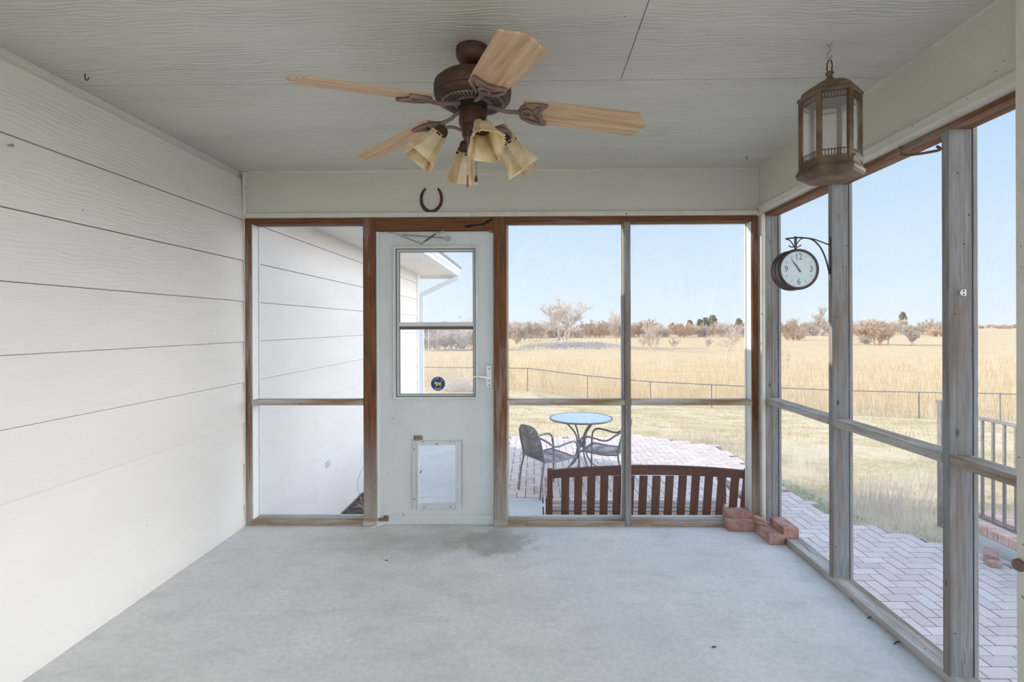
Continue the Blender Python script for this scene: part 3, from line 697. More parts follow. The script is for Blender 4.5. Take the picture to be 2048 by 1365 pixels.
for k_ in range(6):
    a, b = a0 + k_ * PI / 3, a0 + (k_ + 1) * PI / 3
    p, q = V((lx + RR * math.cos(a), ly + RR * math.sin(a), 0)), V((lx + RR * math.cos(b), ly + RR * math.sin(b), 0))
    gl.add([(p.x, p.y, zB), (q.x, q.y, zB), (q.x, q.y, zR), (p.x, p.y, zR)], [(0, 1, 2, 3)])
    for fil, zz0, zz1 in ((fil0, lz(324), lz(311)), (fil1, lz(212), lz(200))):
        for j in range(8):
            f0 = (j + .5) / 8; c = p + (q - p) * (.1 + .8 * f0); dv = (q - p).normalized(); o_ = V((c.x - lx, c.y - ly, 0)).normalized() * .003
            rx, rz = .0052, (zz1 - zz0) * .5
            fil.tube([V((c.x, c.y, (zz0 + zz1) / 2)) + o_ + dv * (rx * math.cos(t)) + V((0, 0, rz * math.sin(t))) for t in [2 * PI * i / 8 for i in range(8)]], .0012, 5, True)
        for z_ in (zz0, zz1): fil.bar(p + V((0, 0, z_)), q + V((0, 0, z_)), .003, .003)
    hd_.bar(p + V((0, 0, lz(328))), q + V((0, 0, lz(328))), .008, .014)
gl.build('glass_panes', 'lantern_glass', lan, recalc=False)
fil0.build('filigree', 'lantern', lan); fil1.build('filigree', 'lantern', lan); hd_.build('bottom_band', 'lantern', lan)
bzz = lz(343)
MB().lathe([(.0, lz(330)), (.106, lz(330)), (.108, lz(336)), (.119, lz(345)), (.120, lz(351)), (.112, lz(356)), (.085, lz(361)), (.0, lz(361))], 6, TL, a0).build('base', 'lantern', lan, bevel=.002)
cv = a0 + 5 * PI / 3 if False else va + math.radians(52)
cp = V((lx + .112 * math.cos(cv), ly + .112 * math.sin(cv), lz(330)))
tg_ = V((-math.sin(cv), math.cos(cv), 0)); on = V((math.cos(cv), math.sin(cv), 0))
MB().prism([(-.016, .012), (.010, .012), (.018, -.02), (.005, -.026), (-.016, -.014)], lambda a, b, c: cp + tg_ * a + V((0, 0, b)) + on * (c + .012 * (.012 - b) / .03), -.001, .001).build('latch_flap', 'steel', lan)

# ------------------------------------------------------------------ double faced clock
cz = PY(1597, 540, 2.72)
cyc = YN2 + .018; ccx = PY(1597, 539, cyc - .045).x; ccz = PY(1597, 539, cyc - .045).z
ck = empty('wall_clock', (XS, cyc, ccz), label='round double sided bracket clock with brown case on the second stud', cat='clock')
Rc = .106
TC = Matrix.Translation((ccx, cyc, ccz)) @ Matrix.Rotation(PI / 2, 4, 'X')
prof = [(0, -.048), (.094, -.048), (.096, -.052), (.104, -.052), (.109, -.046), (.110, -.036), (.106, -.026), (.106, -.004), (.109, -.002), (.109, .002), (.106, .004), (.106, .026), (.110, .036), (.109, .046), (.104, .052), (.096, .052), (.094, .046), (0, .046)]
MB().lathe(prof, 64, TC).build('case', 'clock_case', ck, smooth=35)
dial = MB().lathe([(0, .0462), (.0945, .0462), (.0945, .0475), (0, .0475)], 64, TC).build('dial', 'clock_dial', ck)
for i in range(1, 13):
    big = i % 3 == 0; a = PI / 2 - i * PI / 6; vs, fs = text_geo(str(i), .048 if big else .016)
    r = .066 if big else .074
    MB().add([TC @ (V((r * math.cos(a) + v.x * .85, r * math.sin(a) + v.y, .0478))) for v in vs], fs).build('numeral', 'ink', dial, recalc=False)
def hand(name, ang, ln, w, z):
    d = V((math.cos(ang), math.sin(ang), 0)); n_ = V((-d.y, d.x, 0))
    MB().prism([(-.018, w), (ln * .6, w * .8), (ln, w * .25), (ln, -w * .25), (ln * .6, -w * .8), (-.018, -w)], lambda a, b, c: TC @ (d * a + n_ * b + V((0, 0, c))), z, z + .0006).build(name, 'ink', dial)
hand('minute_hand', PI / 2 + math.radians(36), .066, .0034, .0485); hand('hour_hand', PI / 2 + math.radians(33), .040, .0048, .0479)
br = MB(); t_ = lambda px, py: V((PY(px, py, cyc).x, cyc, PY(px, py, cyc).z))
xw = XS - .004
br.box(xw, XS, cyc - .008, cyc + .008, t_(1660, 562).z, t_(1660, 475).z)
pts = [t_(1571, 478), t_(1590, 476), t_(1608, 476), t_(1625, 480), t_(1640, 494), t_(1651, 517), t_(1657, 540), V((xw, cyc, t_(1660, 550).z))]
br.tube(bez(pts, 6), .0042, 8)
br.tube(bez([t_(1606, 476), t_(1625, 478), t_(1645, 485), V((xw, cyc, t_(1660, 490).z))], 6), .0036, 8)
br.box(t_(1587.5, 0).x, t_(1591.5, 0).x, cyc - .005, cyc + .005, ccz + Rc - .004, t_(1590, 473).z)
br.tube(bez([t_(1571, 478), t_(1579, 481), t_(1585, 488), t_(1588, 495)], 5), .003, 6)
br.tube(bez([t_(1606, 477), t_(1600, 480), t_(1594, 488), t_(1591, 495)], 5), .003, 6)
br.tube(bez([t_(1588, 494), t_(1583, 494.5), t_(1578, 492)], 5), [.003] * 10 + [.006], 6); br.tube(bez([t_(1591, 494), t_(1596, 494.5), t_(1601, 491)], 5), [.003] * 10 + [.006], 6)
br.build('bracket', 'clock_case', ck, smooth=50)
pl = MB().box(xw - .001, XS, cyc - .009, cyc + .009, t_(1660, 563).z, t_(1660, 549).z); pl.build('mounting_plate', 'steel', ck, bevel=.001)

# ------------------------------------------------------------------ small things on the walls
hs = MB(); c = PY(862.5, 400, D - .012)
pts = [PY(a, b, D - .012) for a, b in ((851, 377), (845, 386), (842.5, 397), (844, 409), (850, 418), (858, 423), (866, 423), (874, 418), (881, 409), (883, 397), (881, 386), (876, 377))]
cur = bez(pts, 5)
for i in range(len(cur) - 1):
    pass
hs.tube(cur, [.0075 + .0045 * math.sin(PI * i / (len(cur) - 1)) for i in range(len(cur))], 8)
for v in hs.v: v.y = D - .011 + (v.y - (D - .012)) * .6
hso = tag(hs.build('horseshoe', 'rust', smooth=50), 'rusty horseshoe hung open end up on the back beam', 'horseshoe')
def hook(name, p, label, s=1.0, mat='rust'):
    m_ = MB().tube(bez([V(p) + V((0, 0, .002)), V(p) + V((0, 0, -.014 * s)), V(p) + V((.004 * s, 0, -.020 * s)), V(p) + V((.010 * s, 0, -.018 * s)), V(p) + V((.011 * s, 0, -.010 * s))], 5), .0018 * s, 6)
    tag(m_.build(name, mat, smooth=60), label, 'hook')
hook('cup_hook', PZ(170, 148, H), 'small rusty hook in the ceiling near the left wall', 1.3)
hook('cup_hook', (PY(854, 342, D - .03).x, D - .03, H), 'small rusty hook in the ceiling above the horseshoe')
hook('cup_hook', PZ(1493, 312, H), 'small rusty hook in the ceiling near the right back corner', .9)
q = PX(17, 291, XL + .012)
tag(MB().lathe([(0, 0), (.004, 0), (.004, .012), (.007, .013), (.007, .016), (0, .017)], 12, Matrix.Translation(q) @ Matrix.Rotation(PI / 2, 4, 'Y')).build('screw', 'steel', smooth=40), 'shiny screw standing out of the left siding near the photo edge', 'screw')
# bent rod under the right plate
zu = zq0
ra, rb = PX(1803, 300, XS + .0), PX(1884, 298, XS)
rod = MB().tube(bez([V((XS - .008, PX(1799, 291, XS).y, PX(1799, 291, XS).z + .01)), PX(1801, 303, XS - .008), PX(1806, 310, XS - .008), PX(1830, 309, XS - .008), PX(1872, 302, XS - .008), PX(1880, 298, XS - .008), V((XS - .001, YN3 + .055, PX(1882, 290, XS).z))], 5), .0055, 8)
tag(rod.build('bent_rod', 'wood_y', smooth=60), 'bent brown rod fixed under the right top plate beside the near stud', 'rod')
cl = PY(1925, 586, YN3)
cm_ = MB().box(cl.x - .012, cl.x + .009, YN3 - .006, YN3, cl.z - .013, cl.z + .013)
cm_o = empty('cord_cleat', cl, label='small white two hole plate screwed to the nearest stud', cat='plate')
MB().prism([(-.008, .011), (.010, .013), (.010, -.013), (-.008, -.011), (-.014, 0)], lambda a, b, c: (cl.x + a, c, cl.z + b), YN3 - .006, YN3).build('plate', 'ivory', cm_o, bevel=.001)
kk = MB()
for s_ in (-.006, .006): kk.lathe([(0, 0), (.003, 0), (.003, .001), (0, .001)], 10, Matrix.Translation((cl.x, YN3 - .0061, cl.z + s_)) @ Matrix.Rotation(PI / 2, 4, 'X'))
kk.build('holes', 'black', cm_o)

# bricks in the corner
def brick(loc, rz, label, mat='brick', size=(.197, .097, .066), rx=0):
    o = MB().box(-size[0] / 2, size[0] / 2, -size[1] / 2, size[1] / 2, 0, size[2]).build('brick', mat, bevel=.005, seg=2)
    o.location = loc; o.rotation_euler = (rx, 0, rz); return tag(o, label, 'brick', None)
A = PZ(1457, 1037, .037)
b2 = PZ(1455, 1064, 0)
brick((b2.x + .098 + .008, b2.y + .05, 0), math.radians(-1), 'red brick on the floor against the back sill in the corner')
brick((PZ(1446, 1037, .037).x + .103, D + .049, .0375), 0, 'red brick lying on the back window sill behind the others')
b3 = PZ(1538, 1091, 0); brick((b3.x + .05, b3.y + .098, 0), math.radians(92), 'red brick lying lengthwise on the floor in front of the corner')
b4 = PZ(1568, 1078, .038); brick((b4.x + .046, b4.y + .098, .0385), math.radians(91), 'red brick lying lengthwise on the right sill plate')
pc = PZ(1524, 1052, .067)
frag = MB().prism([(-.055, .03), (-.02, .036), (.05, -.012), (.042, -.03), (.0, -.02), (-.048, .004)], lambda a, b, c: (a, b, c), 0, .04)
for i, v in enumerate(frag.v):
    if v.z > .02: v.x *= .8; v.y *= .7; v.z += .008 * (1 if v.x < 0 else -1)
fo = frag.build('brick_fragment', 'brick', bevel=.003); fo.location = (pc.x, pc.y + .03, .067); fo.rotation_euler = (0, 0, math.radians(-25))
tag(fo, 'broken brick wedge resting on the floor bricks', 'brick')

# leaf litter crumbs on the floor
bits = [(1290, 1183, 'dead leaf crumb by the right sill', .03), (1178, 1170, '', .02)]
for (px, py, lab, s_) in ((1800, 1288, 'curled dead leaf on the floor beside the right sill', .035), (1742, 1238, 'small dead twig on the floor near the right sill', .02), (1428, 1297, 'tiny dark crumb on the open floor right of centre', .010), (773, 1123, 'dark seed on the floor in front of the door', .008)):
    p = PZ(px, py, .0); m_ = MB().tube(bez([p + V((-s_, -.3 * s_, .003)), p + V((-.2 * s_, .1 * s_, .006)), p + V((.4 * s_, -.1 * s_, .005)), p + V((s_, .4 * s_, .003))], 3), [.001] + [.0028] * 8 + [.001], 5)
    tag(m_.build('floor_crumb', 'rust'), lab, 'debris')

# ------------------------------------------------------------------ outdoors: terrain
def lerpt(x, tab):
    if x <= tab[0][0]: return tab[0][1]
    for (a, b), (c, d) in zip(tab[:-1], tab[1:]):
        if x <= c: return b + (d - b) * (x - a) / (c - a)
    return tab[-1][1]
FB = [(-60, -1.6), (-6, -1.75), (0, -1.85), (2.7, -2.2), (5.7, -2.44), (8.4, -2.5), (13.7, -2.5), (16, -2.45), (19, -2.25), (60, -2.0)]
FY = [(-60, 26), (0, 26), (2.7, 25.7), (5.7, 25.2), (8.4, 24.5), (13.7, 22.5), (16, 21.5), (18, 19.6), (24, 15), (60, 14)]
def gz(x, y):
    yf = lerpt(x, FY); fb = lerpt(x, FB)
    if y < 9: z = G - .035
    elif y < yf: z = G - .035 + (fb - G + .035) * ((y - 9) / (yf - 9)) ** .9
    elif y < 120: z = fb + (-4.4 - fb) * ((y - yf) / (120 - yf)) ** .85
    else: z = -4.4
    if y > 100:
        e = 1 / (1 + math.exp(-(x + 4) / 2)) * 1 / (1 + math.exp((x - 21) / 2.0)); yy_ = y - 1.6 * mnoise.noise(V((x * .16, 0, 7)))
        ss = lambda a, b, v: (lambda t: t * t * (3 - 2 * t))(min(1, max(0, (v - a) / (b - a))))
        z += 1.75 * e * ss(126.6, 129.4, yy_) * (1 - ss(140, 200, y))
        z += 1.6 * (1 / (1 + math.exp(-(y - 260) / 25))) * (1 / (1 + math.exp(-(x - 20) / 15)))
    if y > 10: z += .10 * mnoise.noise(V((x * .25, y * .25, 0))) + .03 * mnoise.noise(V((x * 1.1, y * 1.1, 3)))
    return z
xs = sorted(set([round(math.sinh(t) * 1.6, 3) for t in np.linspace(-6.2, 6.4, 150)]))
ysg = [-8 + i for i in range(0, 17)] + [9 + .45 * i for i in range(45)] + [y_ for y_ in [29.5 * 1.055 ** i for i in range(76)] if not 114 < y_ < 148] + [114 + 1.2 * i for i in range(9)] + [124 + .45 * i for i in range(18)] + [132.5 + 2 * i for i in range(8)]
ysg = sorted(ysg)
tm = MB(); nx = len(xs)
for y in ysg:
    for x in xs: tm.v.append(V((x, y, gz(x, y))))
for j in range(len(ysg) - 1):
    for i in range(nx - 1): tm.f.append((j * nx + i, j * nx + i + 1, (j + 1) * nx + i + 1, (j + 1) * nx + i))
struct(tm.build('ground', 'ground', smooth=180, recalc=False), 'straw coloured lawn running into dry prairie', 'ground')

# paver patio
def right_edge(y):
    return lerpt(y, [(-2, 3.88), (4.4, 3.88), (4.8, 3.55), (5.2, 3.1), (6.1, 2.95), (8.0, 2.98), (8.5, 2.9), (9.2, 1.9)])
def in_patio(x, y):
    if x < .09 and y < 5.88: return False
    if x < -.5 or y > 9.15 - .1 * math.sin(x * 2): return False
    if x < XS + .13 and y < D + .16: return False
    return x < right_edge(y)
pv = MB(); w = .1
for i in range(-10, 60):
    for j in range(-14, 100):
        c_ = (i - j) % 4; x, y = i * w, j * w
        if c_ == 0: x0, x1, y0, y1 = x, x + 2 * w, y, y + w
        elif c_ == 3: x0, x1, y0, y1 = x, x + w, y, y + 2 * w
        else: continue
        if in_patio((x0 + x1) / 2, (y0 + y1) / 2):
            dz_ = random.uniform(-.003, 0); g_ = .0042
            pv.box(x0 + g_, x1 - g_, y0 + g_, y1 - g_, G - .03, G + dz_)
struct(pv.build('patio', 'paver', recalc=False), 'red clay brick patio laid in herringbone outside the porch', 'patio')
sb = MB(); yy = -1.2
while yy < 9.1:
    y2 = min(yy + .1, 9.1); x0 = XS + .14 if yy < D + .12 else (.09 if yy < 5.88 else -.5)
    sb.box(x0, right_edge(yy + .05) - .06, yy, y2, G - .034, G - .008); yy = y2
struct(sb.build('patio_bed', 'sand'), 'sand joints of the brick patio', 'patio')
wk = MB(); wk.box(-1.55, .085, D + .11, 5.87, G - .04, G + .005).box(-1.50, -.51, 5.885, 6.98, G - .04, G + .002).box(XL + .03, -.51, 6.995, 9.2, G - .04, G - .002)
struct(wk.build('walkway', 'concrete', bevel=.006), 'grey concrete walkway slabs outside the white door', 'walkway')
# mulch bed
struct(MB().box(XL + .012, -1.552, D + .11, 6.99, G - .05, G - .02).build('flower_bed', 'soil'), 'dark soil bed along the foot of the house wing', 'bed')
mm = MB()
for _ in range(900):
    x, y = random.uniform(XL + .03, -1.57), random.uniform(D + .3, 6.95); s_ = random.uniform(.008, .03)
    mm.mbox(Matrix.Translation((x, y, G - .016 + random.uniform(0, .012))) @ Matrix.Rotation(random.uniform(0, PI), 4, 'Z') @ Matrix.Rotation(random.uniform(-.4, .4), 4, 'X'), s_, s_ * .4, .003)
tag(mm.build('mulch', 'mulch', recalc=False), 'bark mulch strewn over the soil bed', 'mulch', None, 'stuff')
wd = MB(); p = PX(722, 1012, -1.85)
base = V((-1.82, PX(722, 1005, -1.85).y, G - .02))
wd.tube(bez([base, base + V((-.03, 0, .12)), base + V((-.07, .0, .28)), base + V((-.02, .05, .45)), base + V((.05, .05, .55))], 6), [.003] * 24 + [.0015], 5)
for _ in range(18):
    a = random.uniform(0, 2 * PI); r_ = random.uniform(.04, .12); wd.tube([base, base + V((r_ * math.cos(a) * .5, r_ * math.sin(a) * .5, .06)), base + V((r_ * math.cos(a), r_ * math.sin(a), .03 + random.uniform(0, .08)))], [.0018, .0015, .0006], 4)
tag(wd.build('dead_weed', 'straw_pale'), 'dead weed with one long curved stalk in the bed by the hinge post', 'weed')

# the wing: trim, soffit, gutter, downspout, roof
hw = empty('house_wing', (XL, 8, 2.3), kind='structure', label='eave of the house wing with white soffit and gutter', cat='eave')
zs = 2.305; XE = -1.40; YF = 9.35
MB().box(XL - .02, XE, D + .65, YF, zs, zs + .02).build('soffit', 'soffit', hw)
MB().box(XE - .02, XE, D + .65, YF, zs - .02, zs + .13).build('fascia', 'gutter', hw)
MB().box(XL - .02, XE - .02, YF - .02, YF, zs - .06, zs + .0).build('frieze', 'trim', hw)
MB().box(XL - .02, XL + .022, YE, YE + .09, G - .1, zs).build('corner_board', 'white', hw)
MB().box(-9, XL - .02, YE, YE + .05, G - .1, 3.2).build('end_wall', 'siding', hw)
rf = MB(); ridge_x, ridge_z = -5.6, 4.0
rf.prism([(XE + .10, zs + .11), (XE + .10, zs + .15), (ridge_x, ridge_z), (-9.8, zs + .15), (-9.8, zs + .11), (ridge_x, ridge_z - .05)], lambda a, b, c: (a, c, b), 4.2, YF + .05)
rf.build('shingle_roof', 'roof', hw)
MB().prism([(-9, 2.3), (XL, 2.3), (ridge_x, ridge_z - .06)], lambda a, b, c: (a, c, b), YE + .01, YE + .05).build('gable', 'siding', hw)
gpf = [(XE, zs + .12), (XE, zs - .01), (XE + .055, zs - .01), (XE + .062, zs + .03), (XE + .085, zs + .06), (XE + .09, zs + .12), (XE + .075, zs + .12), (XE + .07, zs + .06), (XE + .045, zs + .005), (XE + .01, zs + .005), (XE + .01, zs + .12)]
gu = MB().prism(gpf, lambda a, b, c: (a, c, b), D + .65, YF + .05); gu.build('gutter', 'gutter', hw)
ds = MB(); y_d = YF - .12
ds.bar((XE + .05, y_d, zs), (XE + .05, y_d, zs - .07), .08, .06, (0, 1, 0)).bar((XE + .05, y_d, zs - .055), (XL + .06, YE + .14, zs - .36), .08, .06, (0, 1, 0)).bar((XL + .06, YE + .14, zs - .34), (XL + .06, YE + .14, G - .02), .08, .06, (0, 1, 0))
ds.build('downspout', 'gutter', hw, bevel=.008)
# house number on the wing wall
vs, fs = text_geo('101', .095)
np_ = PX(657, 930, XL + .013)
def face_x(z):
    for zk in zc:
        if zk <= z: return XL + .011 - .010 * (z - zk) / .281
    return XL + .011
tag(MB().add([(face_x(np_.z + v.y) + .0006, np_.y + v.x, np_.z + v.y) for v in vs], fs).build('house_number', 'navy', recalc=False), 'dark blue number 101 on the white siding outside the left window', 'number')

# ------------------------------------------------------------------ bench (its back to the porch)
bX0, bX1 = .100, 1.640
yT, yS = 3.93, 4.03          # top of the back, back at seat level
zS = G + .42; zT = PY(1290, 931, yT).z
bn = empty('garden_bench', ((bX0 + bX1) / 2, 4.2, G), label='dark brown slatted garden bench with its back to the porch window', cat='bench')
def yb(z): return yS + (yT - yS) * (z - zS) / (zT - zS)
for x in (bX0, bX1 - .055):
    lg = MB(); lg.add([(x, yb(zT) - .02, zT - .03), (x + .04, yb(zT) - .02, zT - .03), (x + .04, yb(zT) + .03, zT - .03), (x, yb(zT) + .03, zT - .03), (x, yS - .02, zS), (x + .04, yS - .02, zS), (x + .04, yS + .035, zS), (x, yS + .035, zS), (x, yS - .06, G), (x + .04, yS - .06, G), (x + .04, yS - .015, G), (x, yS - .015, G)],
           [(0, 1, 2, 3), (0, 4, 5, 1), (1, 5, 6, 2), (2, 6, 7, 3), (3, 7, 4, 0), (4, 8, 9, 5), (5, 9, 10, 6), (6, 10, 11, 7), (7, 11, 8, 4), (8, 11, 10, 9)])
    lg.build('rear_leg', 'bench', bn, bevel=.003)
    MB().prism([(4.42, G), (4.475, G), (4.485, zS), (4.455, zS + .10), (4.475, zS + .20), (4.43, zS + .20), (4.415, zS + .10), (4.425, zS)], lambda a, b, c: (c, a, b), x - .002, x + .038).build('front_leg', 'bench', bn, bevel=.003)
    MB().prism([(yb(zS + .22) + .02, zS + .195), (yb(zS + .22) + .02, zS + .222), (4.35, zS + .225), (4.52, zS + .215), (4.52, zS + .195), (4.35, zS + .200)], lambda a, b, c: (c, a, b), x - .012, x + .050).build('armrest', 'bench_seat_sky', bn, bevel=.004)
N = 24; top = []; bot = []
for i in range(N + 1):
    t = i / N; x = bX0 + .04 + (bX1 - bX0 - .095) * t; h = 1 - (2 * t - 1) ** 2
    top.append((x, zT - .040 + .040 * h)); bot.append((x, zT - .105 + .030 * h))
rl = MB(); n0 = N + 1
for (oy) in (-.014, .016):
    for (x, z) in top: rl.v.append(V((x, yb(z) + oy, z)))
    for (x, z) in bot: rl.v.append(V((x, yb(z) + oy, z)))
for i in range(N):
    a, b, c_, d_ = i, i + 1, n0 + i + 1, n0 + i; o2 = 2 * n0
    rl.f += [(a, b, c_, d_), (o2 + a, o2 + d_, o2 + c_, o2 + b), (a, o2 + a, o2 + b, b), (d_, c_, o2 + c_, o2 + d_)]
rl.f += [(0, n0, 3 * n0, 2 * n0), (N, 2 * n0 + N, 3 * n0 + N, n0 + N)]
rl.build('top_rail', 'bench_x', bn, bevel=.003)
for k_ in range(14):
    xc = bX0 + .137 + k_ * .0985
    if xc > bX1 - .07: break
    zt_ = zT - .085
    MB().add([(xc + sx * .030, yb(z) + oy, z) for z in (zS + .03, zt_) for sx, oy in ((-1, -.008), (1, -.008), (1, .008), (-1, .008))],
             [(3, 2, 1, 0), (4, 5, 6, 7), (0, 1, 5, 4), (1, 2, 6, 5), (2, 3, 7, 6), (3, 0, 4, 7)]).build('back_slat', 'bench', bn, bevel=.002)
MB().box(bX0 + .04, bX1 - .055, yS - .012, yS + .018, zS - .01, zS + .045).build('lower_rail', 'bench_x', bn, bevel=.003)
for k_ in range(5):
    y0 = yS + .03 + k_ * .089; MB().box(bX0 + .01, bX1 - .025, y0, y0 + .072, zS, zS + .02).build('seat_slat', 'bench_seat_sky', bn, bevel=.003)
MB().box(bX0 + .02, bX1 - .035, 4.43, 4.455, zS - .075, zS - .001).build('apron', 'bench_x', bn, bevel=.003)

# ------------------------------------------------------------------ table and chairs
tc = V((PY(1162, 836, 6.84).x, 6.84, G))
tb = empty('patio_table', tc, label='round grey metal patio table with a mottled glass top', cat='table')
zt = PY(1162, 836, 6.84).z - G
TT = Matrix.Translation(tc)
MB().lathe([(0, zt - .006), (.395, zt - .006), (.395, zt), (0, zt)], 56, TT).build('glass_top', 'table_glass', tb)
MB().lathe([(.390, zt - .016), (.412, zt - .018), (.416, zt - .006), (.412, zt + .003), (.394, zt + .003), (.3945, zt - .002), (.390, zt - .004)], 56, TT).build('rim', 'chair', tb, smooth=40)
for k_ in range(4):
    a = k_ * PI / 2 + math.radians(25); d = V((math.cos(a), math.sin(a), 0))
    MB().tube(bez([tc + d * .30 + V((0, 0, zt - .014)), tc + d * .20 + V((0, 0, zt - .07)), tc + d * .085 + V((0, 0, zt - .20)), tc + d * .055 + V((0, 0, .40)), tc + d * .075 + V((0, 0, .27)), tc + d * .16 + V((0, 0, .13)), tc + d * .30 + V((0, 0, .03)), tc + d * .35 + V((0, 0, .011))], 6), .011, 8).build('leg', 'chair', tb, smooth=60)
MB().lathe([(.040, .36), (.068, .36), (.068, .42), (.040, .42)], 24, TT).build('leg_collar', 'chair', tb, smooth=40)
def chair(loc, rz, label):
    r = empty('patio_chair', (0, 0, 0), label=label, cat='chair')
    for s in (-1, 1):
        MB().tube(bez([(-.275, s * .225, .0), (-.245, s * .225, .25), (-.215, s * .215, .42), (-.255, s * .215, .62), (-.285, s * .19, .74)], 6), .0115, 8).build('rear_leg', 'chair', r, smooth=60)
        MB().tube(bez([(.255, s * .262, 0), (.250, s * .258, .25), (.245, s * .258, .48), (.225, s * .260, .575), (.165, s * .262, .612), (.06, s * .264, .600), (-.04, s * .262, .580), (-.11, s * .255, .590), (-.18, s * .24, .640), (-.262, s * .208, .690)], 6), .0115, 8).build('armrest', 'chair', r, smooth=60)
    bk = MB(); pts = bez([(-.212, -.205, .45), (-.24, -.205, .58), (-.275, -.190, .72), (-.296, -.13, .785), (-.302, 0, .800), (-.296, .13, .785), (-.275, .190, .72), (-.24, .205, .58), (-.212, .205, .45)], 6)
    bk.tube(pts + [V((-.208, .1, .440)), V((-.206, 0, .438)), V((-.208, -.1, .440))], .011, 8, True); bko = bk.build('back_frame', 'chair', r, smooth=60)
    pm = MB(); rows = 12
    for i in range(rows + 1):
        z = .44 + (.795 - .44) * i / rows; t = (z - .44) / .36
        hwid = .203 - .02 * t * t if z < .70 else .19 * math.sqrt(max(0.0, 1 - ((z - .70) / .10) ** 2)) * .98 + .002
        xx = -.208 - .095 * t
        for k_ in range(9): u = -1 + k_ / 4; pm.v.append(V((xx - .018 * (1 - u * u), u * hwid, z)))
    for i in range(rows):
        for k_ in range(8): pm.f.append((i * 9 + k_, i * 9 + k_ + 1, (i + 1) * 9 + k_ + 1, (i + 1) * 9 + k_))
    pm.build('back_mesh', 'weave', r, smooth=180, solid=.005)
    se = MB(); cross = bez([(-.215, 0, .425), (-.05, 0, .412), (.12, 0, .425), (.215, 0, .432), (.262, 0, .405)], 4)
    for p in cross:
        for k_ in range(9): u = -1 + k_ / 4; se.v.append(V((p.x, u * .235, p.z - .008 * (1 - u * u))))
    for i in range(len(cross) - 1):
        for k_ in range(8): se.f.append((i * 9 + k_, i * 9 + k_ + 1, (i + 1) * 9 + k_ + 1, (i + 1) * 9 + k_))
    se.build('seat', 'weave', r, smooth=180, solid=.006)
    sf = MB()
    for s in (-1, 1): sf.tube([V((p.x, s * .238, p.z - .006)) for p in cross], .0105, 8)
    sf.tube([(.262, -.24, .402), (.262, .24, .402)], .0105, 8); sf.tube([(-.215, -.24, .42), (-.215, .24, .42)], .0105, 8)
    sf.build('seat_frame', 'chair', r, smooth=60)
    r.location = loc; r.rotation_euler = (0, 0, rz); return r
def chair_at(back_px, back_py, other, rz, lab):
    p = PZ(back_px, back_py, G); d = V((math.cos(rz), math.sin(rz), 0)); s = V((-d.y, d.x, 0))
    c = p + d * .275 - s * (.225 * other); c.z = G; return chair(c, rz, lab)
chair_at(1080, 1002, -1, math.radians(33), 'grey woven patio chair left of the table showing its back')
chair_at(1246, 983, 1, math.radians(157), 'grey woven patio chair on the right side of the table')

# ------------------------------------------------------------------ railing, curb and loose bricks at the right
cb = MB(); cb.prism([(3.91, G - .05), (3.94, G + .085), (4.42, G + .085), (4.42, G - .05)], lambda a, b, c: (a, c, b), 2.2, 5.05)
struct(cb.build('curb', 'concrete', bevel=.006), 'low concrete curb under the brick coping on the right', 'curb')
k_ = 0
y = 2.3
while y < 4.98:
    o = MB().box(3.95, 4.13, y + .003, y + .097, G + .086, G + .162).build('coping_brick', 'coping', bevel=.004); o.location.z = 0
    tag(o, 'red brick in the front coping row under the grey railing', 'brick', 'front coping bricks'); o = MB().box(4.17, 4.36, y + .003, y + .097, G + .086, G + .185).build('coping_brick', 'coping', bevel=.004)
    tag(o, 'red brick in the raised rear coping row behind the grey railing', 'brick', 'rear coping bricks'); y += .1
XRL = 4.0
rg = empty('railing', (XRL, 4.2, G + .16), label='grey metal baluster railing above the brick coping', cat='railing')
ztp = PX(1958, 834, XRL).z; zbt = PX(1958, 1036, XRL).z
MB().box(XRL - .02, XRL + .02, 2.3, 5.08, ztp - .025, ztp).build('top_rail', 'rail', rg, bevel=.004)
MB().box(XRL - .016, XRL + .016, 2.3, 5.08, zbt, zbt + .028).build('bottom_rail', 'rail', rg, bevel=.004)
yb0 = PX(1965, 930, XRL).y
for i in range(-4, 20):
    y = yb0 - i * .108
    if 2.32 < y < 5.05: MB().box(XRL - .009, XRL + .009, y - .009, y + .009, zbt + .028, ztp - .025).build('baluster', 'rail', rg)
yp = PX(1884, 900, XRL).y
ep = MB().box(XRL - .028, XRL + .028, yp - .028, yp + .028, G - .05, PX(1883, 806, XRL).z).build('end_post', 'rail', rg, bevel=.003)
MB().box(XRL - .036, XRL + .036, yp - .036, yp + .036, PX(1883, 806, XRL).z, PX(1883, 801, XRL).z).build('post_cap', 'rail', ep, bevel=.004)
p = PZ(1985, 1121, G); brick((3.785, p.y + .02, G + .001), math.radians(48), 'loose red brick lying on the patio by the concrete curb', size=(.19, .095, .06))
fr2 = MB().prism([(-.05, -.03), (.04, -.04), (.06, .02), (0, .045), (-.045, .03)], lambda a, b, c: (a, b, c), 0, .035).build('brick_fragment', 'brick', bevel=.003); fr2.location = (3.70, p.y - .10, G + .001)
tag(fr2, 'pale broken brick piece beside the loose brick on the patio', 'brick')

